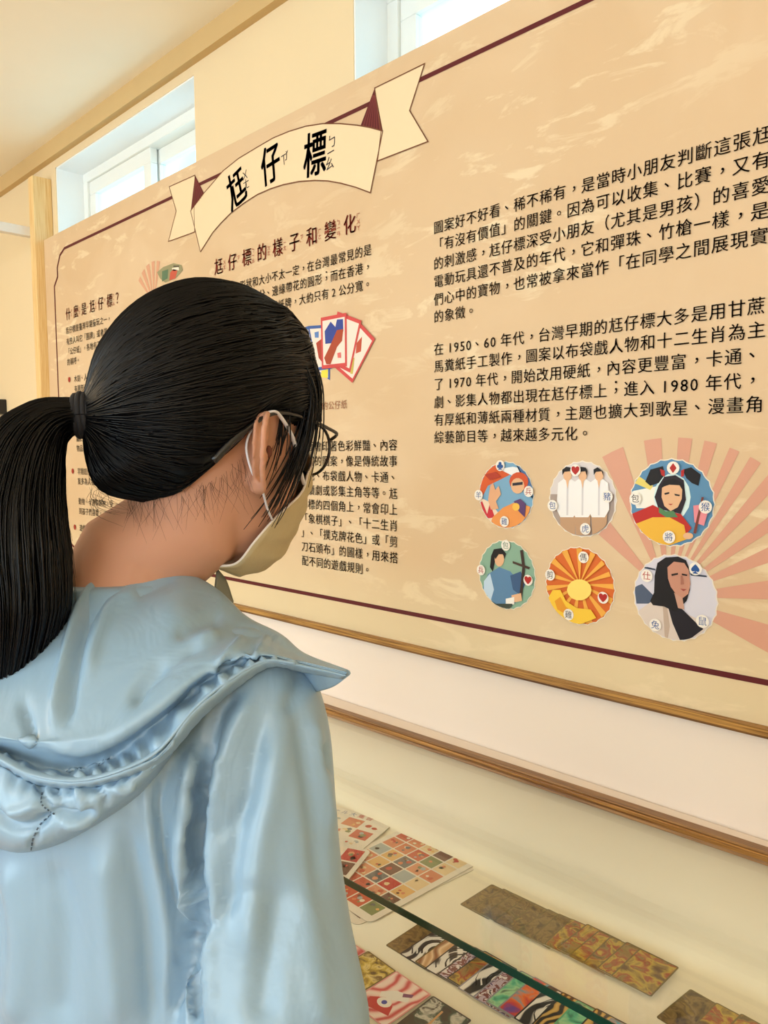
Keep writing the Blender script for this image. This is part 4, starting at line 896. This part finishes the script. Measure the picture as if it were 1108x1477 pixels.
folds = [(K3([(612,610),(592,700),(582,800),(576,900),(588,1010),(590,1080),(570,1180),(572,1290),(582,1400)]), 7, -.024), (K3([(640,640),(622,760),(618,900),(628,1050),(610,1200),(625,1400)]), 12, .006),
    (K3([(590,560),(560,650),(545,760),(535,900),(552,1010),(580,1090)]), 12, .012), (K3([(500,620),(470,740),(490,900),(530,1050),(540,1150),(520,1280),(530,1400)]), 7, -.010), (K3([(440,680),(452,850),(480,1000),(500,1200),(490,1400)]), 10, .005),
    (K3([(372,800),(400,950),(430,1100),(450,1400)]), 14, -.007), (K3([(300,870),(320,1050),(350,1400)]), 18, .005), (K3([(150,900),(190,1100),(180,1400)]), 22, -.006), (K3([(20,900),(60,1150),(40,1400)]), 20, .006), (K3([(-40,950),(-10,1150),(-60,1400)]), 16, -.006),
    (K3([(700,400),(640,470),(610,600),(606,680)]), 12, -.010), (K3([(745,420),(690,520),(655,640),(640,760)]), 12, .006), (K3([(660,600),(590,660),(600,640)]), 7, .006),
    (K3([(780,480),(745,650),(700,850),(660,1100)]), 13, -.006), (K3([(830,520),(800,700),(760,900),(740,1200)]), 18, .005), (K3([(880,440),(905,600),(935,800),(950,1000)]), 12, -.006), (K3([(925,480),(955,640),(985,820)]), 9, .004), (K3([(830,960),(800,1150),(770,1400)]), 20, -.006), (K3([(900,1000),(930,1200),(950,1400)]), 18, .005), (K3([(960,560),(966,600),(972,640)]), 5, -.006),
    (K3([(900,330),(880,400),(850,470)]), 9, -.005), (K3([(640,1080),(700,1010),(800,980)]), 10, -.003), (K3([(620,840),(680,800),(760,700)]), 9, -.003), (K3([(560,1180),(600,1120),(640,1080)]), 8, -.008)]
sculpt(jme, folds); sculpt(jme, [(folds[0][0], 7, -.014)]); sculpt(jme, [(folds[0][0], 6, -.010), (folds[2][0], 9, .005)])
for it in range(1):
    bm = bmesh.new(); bm.from_mesh(jme); bmesh.ops.smooth_vert(bm, verts=bm.verts, factor=0.5, use_axis_x=True, use_axis_y=True, use_axis_z=True); bm.to_mesh(jme); bm.free()
jme.materials.append(cloth); jacket = link('jacket', jme, person, smooth=True)
jb = BVHTree.FromPolygons([v.co.copy() for v in jme.vertices], [tuple(p.vertices) for p in jme.polygons])
bb = BVHTree.FromPolygons([v.co.copy() for v in body.data.vertices], [tuple(p.vertices) for p in body.data.polygons])
def depth(px, py):
    o = Vector((0, 0, EYE)); v = Vector(ray(px, py)); best = None
    for t in (jb, bb):
        h = t.ray_cast(o, v.normalized())
        if h[0] is not None:
            d = (h[0]-o).dot(Vector(_f)); best = d if best is None else min(best, d)
    return best
# hood -----------------------------------------------------
def hoodpt(x, y, off, d0=None):
    d = depth(x, y) if d0 is None else None
    return at(x, y, (d0 if d0 is not None else (d if d is not None else 0.56))-off)
def from_px(rows):
    return [[at(*p) for p in r] for r in rows]
def cloth_sheet(name, rows, nu, nv, folds_, parent, thick=0.0016, ripple=None, label=None):
    V, F, nr, nc = grid_mesh(from_px(rows), nu, nv)
    q = MB(); q.add(V, F, cloth); me = q.mesh(name)
    # make normals look toward the room camera side
    me.update(); s = sum(1 if Vector(p.normal).dot(Vector(p.center)-Vector((0, 0, EYE))) < 0 else -1 for p in me.polygons)
    if s < 0: me.flip_normals()
    if ripple:
        me.update(); no = [v.normal.copy() for v in me.vertices]
        for i in range(nr):
            for j in range(nc):
                a = ripple(i/(nr-1), j/(nc-1)); k = i*nc+j; me.vertices[k].co += no[k]*a
    if folds_: sculpt(me, folds_)
    o = link(name, me, parent, smooth=True, label=label)
    md = o.modifiers.new('t', 'SOLIDIFY'); md.thickness = thick; md.offset = -1
    return o
# columns run from the left shoulder (behind the ponytail) across the back to the tip over the right shoulder; (px, py, depth)
r0 = [(-90, 930, .640), (-20, 880, .640), (60, 845, .640), (124, 812, .640), (170, 818, .635), (225, 819, .633), (275, 829, .635), (316, 852, .638), (355, 888, .620), (405, 914, .585), (440, 942, .555), (502, 966, .525)]
r0[7:10] = [(x, y, d-.010) for x, y, d in r0[7:10]]
r00 = [(x+4, y+16, d+.035) for x, y, d in r0]; r00[-1] = (500, 968, .530); r00[-2] = (452, 962, .575)
r1 = [(-90, 960, .590), (-30, 920, .590), (40, 890, .590), (105, 865, .590), (150, 862, .588), (205, 864, .585), (256, 868, .588), (302, 886, .592), (344, 908, .582), (392, 925, .560), (430, 946, .540), (502, 968, .523)]
r2 = [(-90, 1000, .548), (-40, 980, .548), (20, 960, .546), (80, 945, .541), (124, 945, .534), (180, 945, .530), (236, 935, .530), (288, 928, .538), (335, 925, .545), (385, 932, .540), (424, 948, .532), (501, 970, .521)]
r3 = [(-90, 1040, .520), (-50, 1045, .512), (-5, 1048, .504), (45, 1055, .497), (92, 1050, .490), (148, 1040, .487), (206, 1012, .490), (262, 976, .500), (315, 946, .514), (372, 938, .522), (420, 950, .524), (500, 971, .520)]
r4 = [(-90, 1060, .520), (-50, 1066, .510), (-2, 1068, .500), (45, 1072, .490), (95, 1076, .482), (152, 1066, .478), (210, 1034, .482), (264, 995, .493), (317, 960, .508), (374, 945, .517), (421, 953, .521), (500, 972, .519)]
r5 = [(-90, 1066, .535), (-50, 1075, .525), (0, 1084, .512), (50, 1102, .502), (104, 1112, .498), (160, 1094, .496), (216, 1050, .500), (268, 1006, .509), (320, 968, .518), (376, 949, .522), (422, 955, .522), (499, 973, .5195)]
r6 = [(-90, 1060, .520), (-50, 1072, .508), (-4, 1086, .494), (46, 1112, .482), (108, 1120, .476), (166, 1108, .474), (224, 1080, .478), (276, 1018, .488), (326, 978, .500), (378, 951, .514), (424, 956, .519), (499, 974, .5185)]
r7 = [(-90, 1072, .514), (-48, 1086, .502), (-2, 1098, .488), (47, 1124, .477), (108, 1132, .471), (168, 1120, .469), (230, 1090, .473), (284, 1028, .484), (334, 986, .497), (384, 957, .512), (428, 961, .5185), (498, 976, .519)]
r8 = [(-90, 1076, .522), (-48, 1092, .511), (-2, 1104, .499), (47, 1131, .489), (108, 1139, .482), (170, 1128, .480), (236, 1098, .484), (292, 1036, .500), (342, 993, .514), (390, 963, .526), (436, 970, .535), (494, 980, .524)]
r1[6:10] = [(x, y, d-.010) for x, y, d in r1[6:10]]; r2[7:10] = [(x, y, d-.006) for x, y, d in r2[7:10]]
def rip(u, v):
    g = math.exp(-((u-.74)/.07)**2)*(1 if v > .25 else .3)*(1 if v < .93 else 0); h = math.exp(-((u-.95)/.05)**2)
    return g*.0022*math.sin(v*170+3*math.sin(v*23))+h*.0005*math.sin(v*260)
hf = [(K3([(300,62),(235,160),(195,300),(170,420),(160,520)]), 6, .006), (K3([(330,75),(262,190),(225,320),(200,500)]), 6, -.006), (K3([(420,95),(330,150),(280,260),(262,360)]), 8, .004), (K3([(520,75),(470,90),(400,120)]), 8, -.003),
      (K3([(600,260),(520,300),(430,380),(390,450)]), 9, -.006), (K3([(650,230),(560,270),(470,330)]), 8, .005), (K3([(660,190),(600,200),(520,240)]), 9, -.004), (K3([(720,240),(690,280),(640,330)]), 5, .004), (K3([(765,270),(740,290),(700,330)]), 4, -.004),
      (K3([(790,240),(770,275),(745,310)]), 4, .004), (K3([(700,300),(660,330),(640,360)]), 4, -.004), (K3([(620,340),(650,350),(665,385)]), 4, .004), (K3([(560,400),(610,410),(640,400)]), 5, -.003), (K3([(130,560),(260,580),(420,500),(560,400)]), 7, .003),
      (K3([(180,640),(260,640),(330,600)]), 5, .003), (K3([(380,600),(450,590),(520,540)]), 5, -.003), (K3([(60,430),(90,520),(80,560)]), 6, -.006)]
for R_ in (r00, r0, r1, r2, r3, r4, r5, r6, r7, r8):
    (xa, ya, da), (xb, yb, db) = R_[0], R_[1]; R_.insert(0, (xa-75, ya+(ya-yb)*.2+4, da+.045)); R_.insert(0, (xa-130, ya+12, da+.105))
hood = cloth_sheet('hood', [r00, r0, r1, r2, r3, r4, r5, r6, r7, r8], 10, 9, hf, person, ripple=rip)
# raised hem casing along the lower rim
hem = [at(*p) for p in [(-60, 1076, .507), (-8, 1088, .492), (44, 1114, .480), (108, 1124, .473), (168, 1112, .471), (228, 1082, .475), (280, 1022, .486), (330, 981, .4985), (381, 954, .5135), (426, 957, .519)]]
a_, b_ = tube_data(catmull(hem, 10), [(.0032, .0012)]*91, 8); q = MB(); q.add(a_, b_, cloth); q.build('hem_casing', hood, smooth=True)
# underside flap of the tip hanging over the shoulder
t_ = [[(432, 950, .548), (450, 960, .536), (476, 968, .528), (503, 969, .5225)], [(436, 968, .560), (452, 978, .546), (478, 980, .534), (504, 972, .523)], [(444, 1002, .575), (458, 998, .556), (482, 990, .538), (504, 974, .5235)]]
fl = cloth_sheet('hood_tip_flap', t_, 6, 6, None, hood)
# lower bag of the hood under the rim
s0 = [(-80, 1100, .520), (-10, 1102, .496), (46, 1128, .486), (108, 1136, .480), (168, 1124, .478), (226, 1096, .482), (262, 1052, .500)]
s1 = [(-80, 1140, .505), (-20, 1140, .488), (36, 1150, .478), (98, 1152, .474), (160, 1138, .472), (216, 1108, .478), (258, 1062, .498)]
s2 = [(-80, 1190, .502), (-24, 1184, .486), (30, 1182, .478), (92, 1176, .474), (156, 1156, .473), (210, 1122, .479), (254, 1072, .499)]
s3 = [(-80, 1222, .520), (-24, 1214, .500), (28, 1222, .486), (88, 1208, .482), (150, 1174, .482), (203, 1136, .488), (250, 1082, .503)]
s4 = [(-80, 1226, .560), (-24, 1220, .545), (30, 1230, .522), (90, 1216, .515), (152, 1182, .512), (204, 1144, .512), (250, 1088, .516)]
lf = [(K3([(-40,740),(20,800),(80,810),(150,770)]), 7, -.007), (K3([(20,760),(60,760),(120,735)]), 7, .004), (K3([(100,640),(125,710),(150,755)]), 3.5, -.004), (K3([(140,765),(110,820),(92,872)]), 3.5, -.004), (K3([(150,755),(200,770),(290,770)]), 6, -.006),
      (K3([(230,690),(240,730),(250,760)]), 5, .004), (K3([(290,690),(310,730),(300,780)]), 5, -.004), (K3([(170,690),(180,730),(190,760)]), 5, -.003), (K3([(180,800),(260,790),(320,750)]), 7, .004), (K3([(340,690),(370,700),(400,680)]), 5, .003)]
def rip2(u, v): return math.exp(-((u-.05)/.14)**2)*.0018*math.sin(v*95+2*math.sin(v*17))
cloth_sheet('hood_lower_bag', [s0, s1, s2, s3, s4], 10, 9, lf, hood, ripple=rip2)
# stitched seam of the lower bag
hb = [C.objects['hood_lower_bag'], hood]
def on_cloth(px, py, o, off=.001):
    t = BVHTree.FromPolygons([v.co.copy() for v in o.data.vertices], [tuple(p.vertices) for p in o.data.polygons]); v = Vector(ray(px, py)).normalized()
    h = t.ray_cast(Vector((0, 0, EYE)), v); return (h[0]-v*off) if h[0] is not None else None
q = MB(); sm_ = mat('stitch_thread', (84, 100, 116), 0.8)
for L in ([(125,704),(122,735),(140,755),(160,768)], [(150,770),(118,800),(98,840),(92,874)]):
    P = catm2(K3(L))
    for i in range(0, len(P)-1, 2):
        a_, b_ = on_cloth(*P[i], hb[0]), on_cloth(*P[i+1], hb[0])
        if a_ is not None and b_ is not None: v_, f_ = tube_data([a_, b_], .0005, 5); q.add(v_, f_, sm_)
if q.v: q.build('seam_stitches', hb[0], kind='stuff')
# grey inner collar peeping out at the throat
V, F, nr, nc = grid_mesh([[at(312, 822, .660), at(324, 838, .668), at(334, 868, .672)], [at(308, 858, .645), at(318, 872, .650), at(330, 890, .655)]], 6, 4)
q = MB(); q.add(V, F, mat('grey_knit', (120, 122, 112), 0.9)); o = q.build('inner_collar', jacket, smooth=True); o.modifiers.new('t', 'SOLIDIFY').thickness = .002

# hands, legs and shoes (below the frame) --------------------
def skin_chain(pts, rads): return tube_data(catmull(pts, 3), list(np.interp(np.linspace(0, len(rads)-1, 3*(len(rads)-1)+1), range(len(rads)), rads)), 10)
def hand(w, d, side, inward):                   # w wrist, d forearm direction; fingers slightly curled
    d = d.normalized(); s = (side-d*side.dot(d)).normalized(); c = d.cross(s)*inward; P = []
    P.append(tube_data([w-d*.05, w, w+d*.03, w+d*.075, w+d*.092], [(.024, .019), (.023, .017), (.034, .014), (.038, .013), (.034, .010)], 16))
    for k, (o, L) in enumerate(((-.028, .062), (-.010, .074), (.009, .068), (.026, .052))):
        b = w+d*.078+s*o; P.append(skin_chain([b, b+d*L*.35+c*.004, b+d*L*.7+c*.014, b+d*L*.9+c*.028], [.0088, .0082, .0074, .0058]))
    b = w+d*.02-s*.026; P.append(skin_chain([b, b+d*.026-s*.016+c*.006, b+d*.05-s*.022+c*.014], [.0115, .0095, .0070])); return P
hR = armR[-1]; dR = (armR[-1]-armR[-2]); hL = armL[-1]; dL = (armL[-1]-armL[-2])
for w_, d_, inn in ((hR, dR, 1), (hL, dL, -1)):
    hm = voxel('hand', hand(w_+d_.normalized()*.03, d_, TM @ Vector((0, -1, 0)), inn), 0.0035, 3); hm.materials.append(skin); link('hand', hm, person, smooth=True)
jeans = mat('dark_trousers', (52, 58, 74), 0.85, bump=0.3, bscale=400); lp = []
for sx in (1, -1):
    lp.append(tube_data([td(sx*.07, 0, -.72), td(sx*.095, .0, -.80), td(sx*.10, .0, -.95), td(sx*.10, .005, -1.05), td(sx*.10, -.005, -1.25), td(sx*.10, -.015, -1.42)], [(.08, .10), (.095, .10), (.080, .082), (.064, .066), (.056, .060), (.052, .056)], 24))
lp.append(ellipsoid(td(0, 0, -.74), (.165, .115, .09), TM)); lme = voxel('trousers', lp, 0.008, 6); lme.materials.append(jeans); link('trousers', lme, person, smooth=True)
shoe_m = mat('white_shoe', (226, 224, 218), 0.5); sole_m = mat('shoe_sole', (190, 186, 178), 0.7)
for sx in (1, -1):
    P = [td(sx*.10, y, -EYE+z) for y, z in ((-.075, .05), (-.05, .062), (.0, .066), (.06, .052), (.12, .038), (.155, .030))]
    sm = voxel('shoe', [tube_data(P, [(.028, .040), (.036, .050), (.040, .052), (.044, .040), (.042, .028), (.024, .016)], 20)], 0.005, 4)
    sm.materials.append(shoe_m); o = link('shoe', sm, person, smooth=True)
    q = MB(); L = [td(sx*.10+.047*spow(math.cos(t), .8), .042+.128*spow(math.sin(t), .8), -EYE) for t in [2*math.pi*k/28 for k in range(28)]]
    q.add(L+[p+Vector((0, 0, .022)) for p in L], [tuple(range(27, -1, -1)), tuple(range(28, 56))]+[(i, (i+1) % 28, 28+(i+1) % 28, 28+i) for i in range(28)], sole_m); q.build('sole', o)
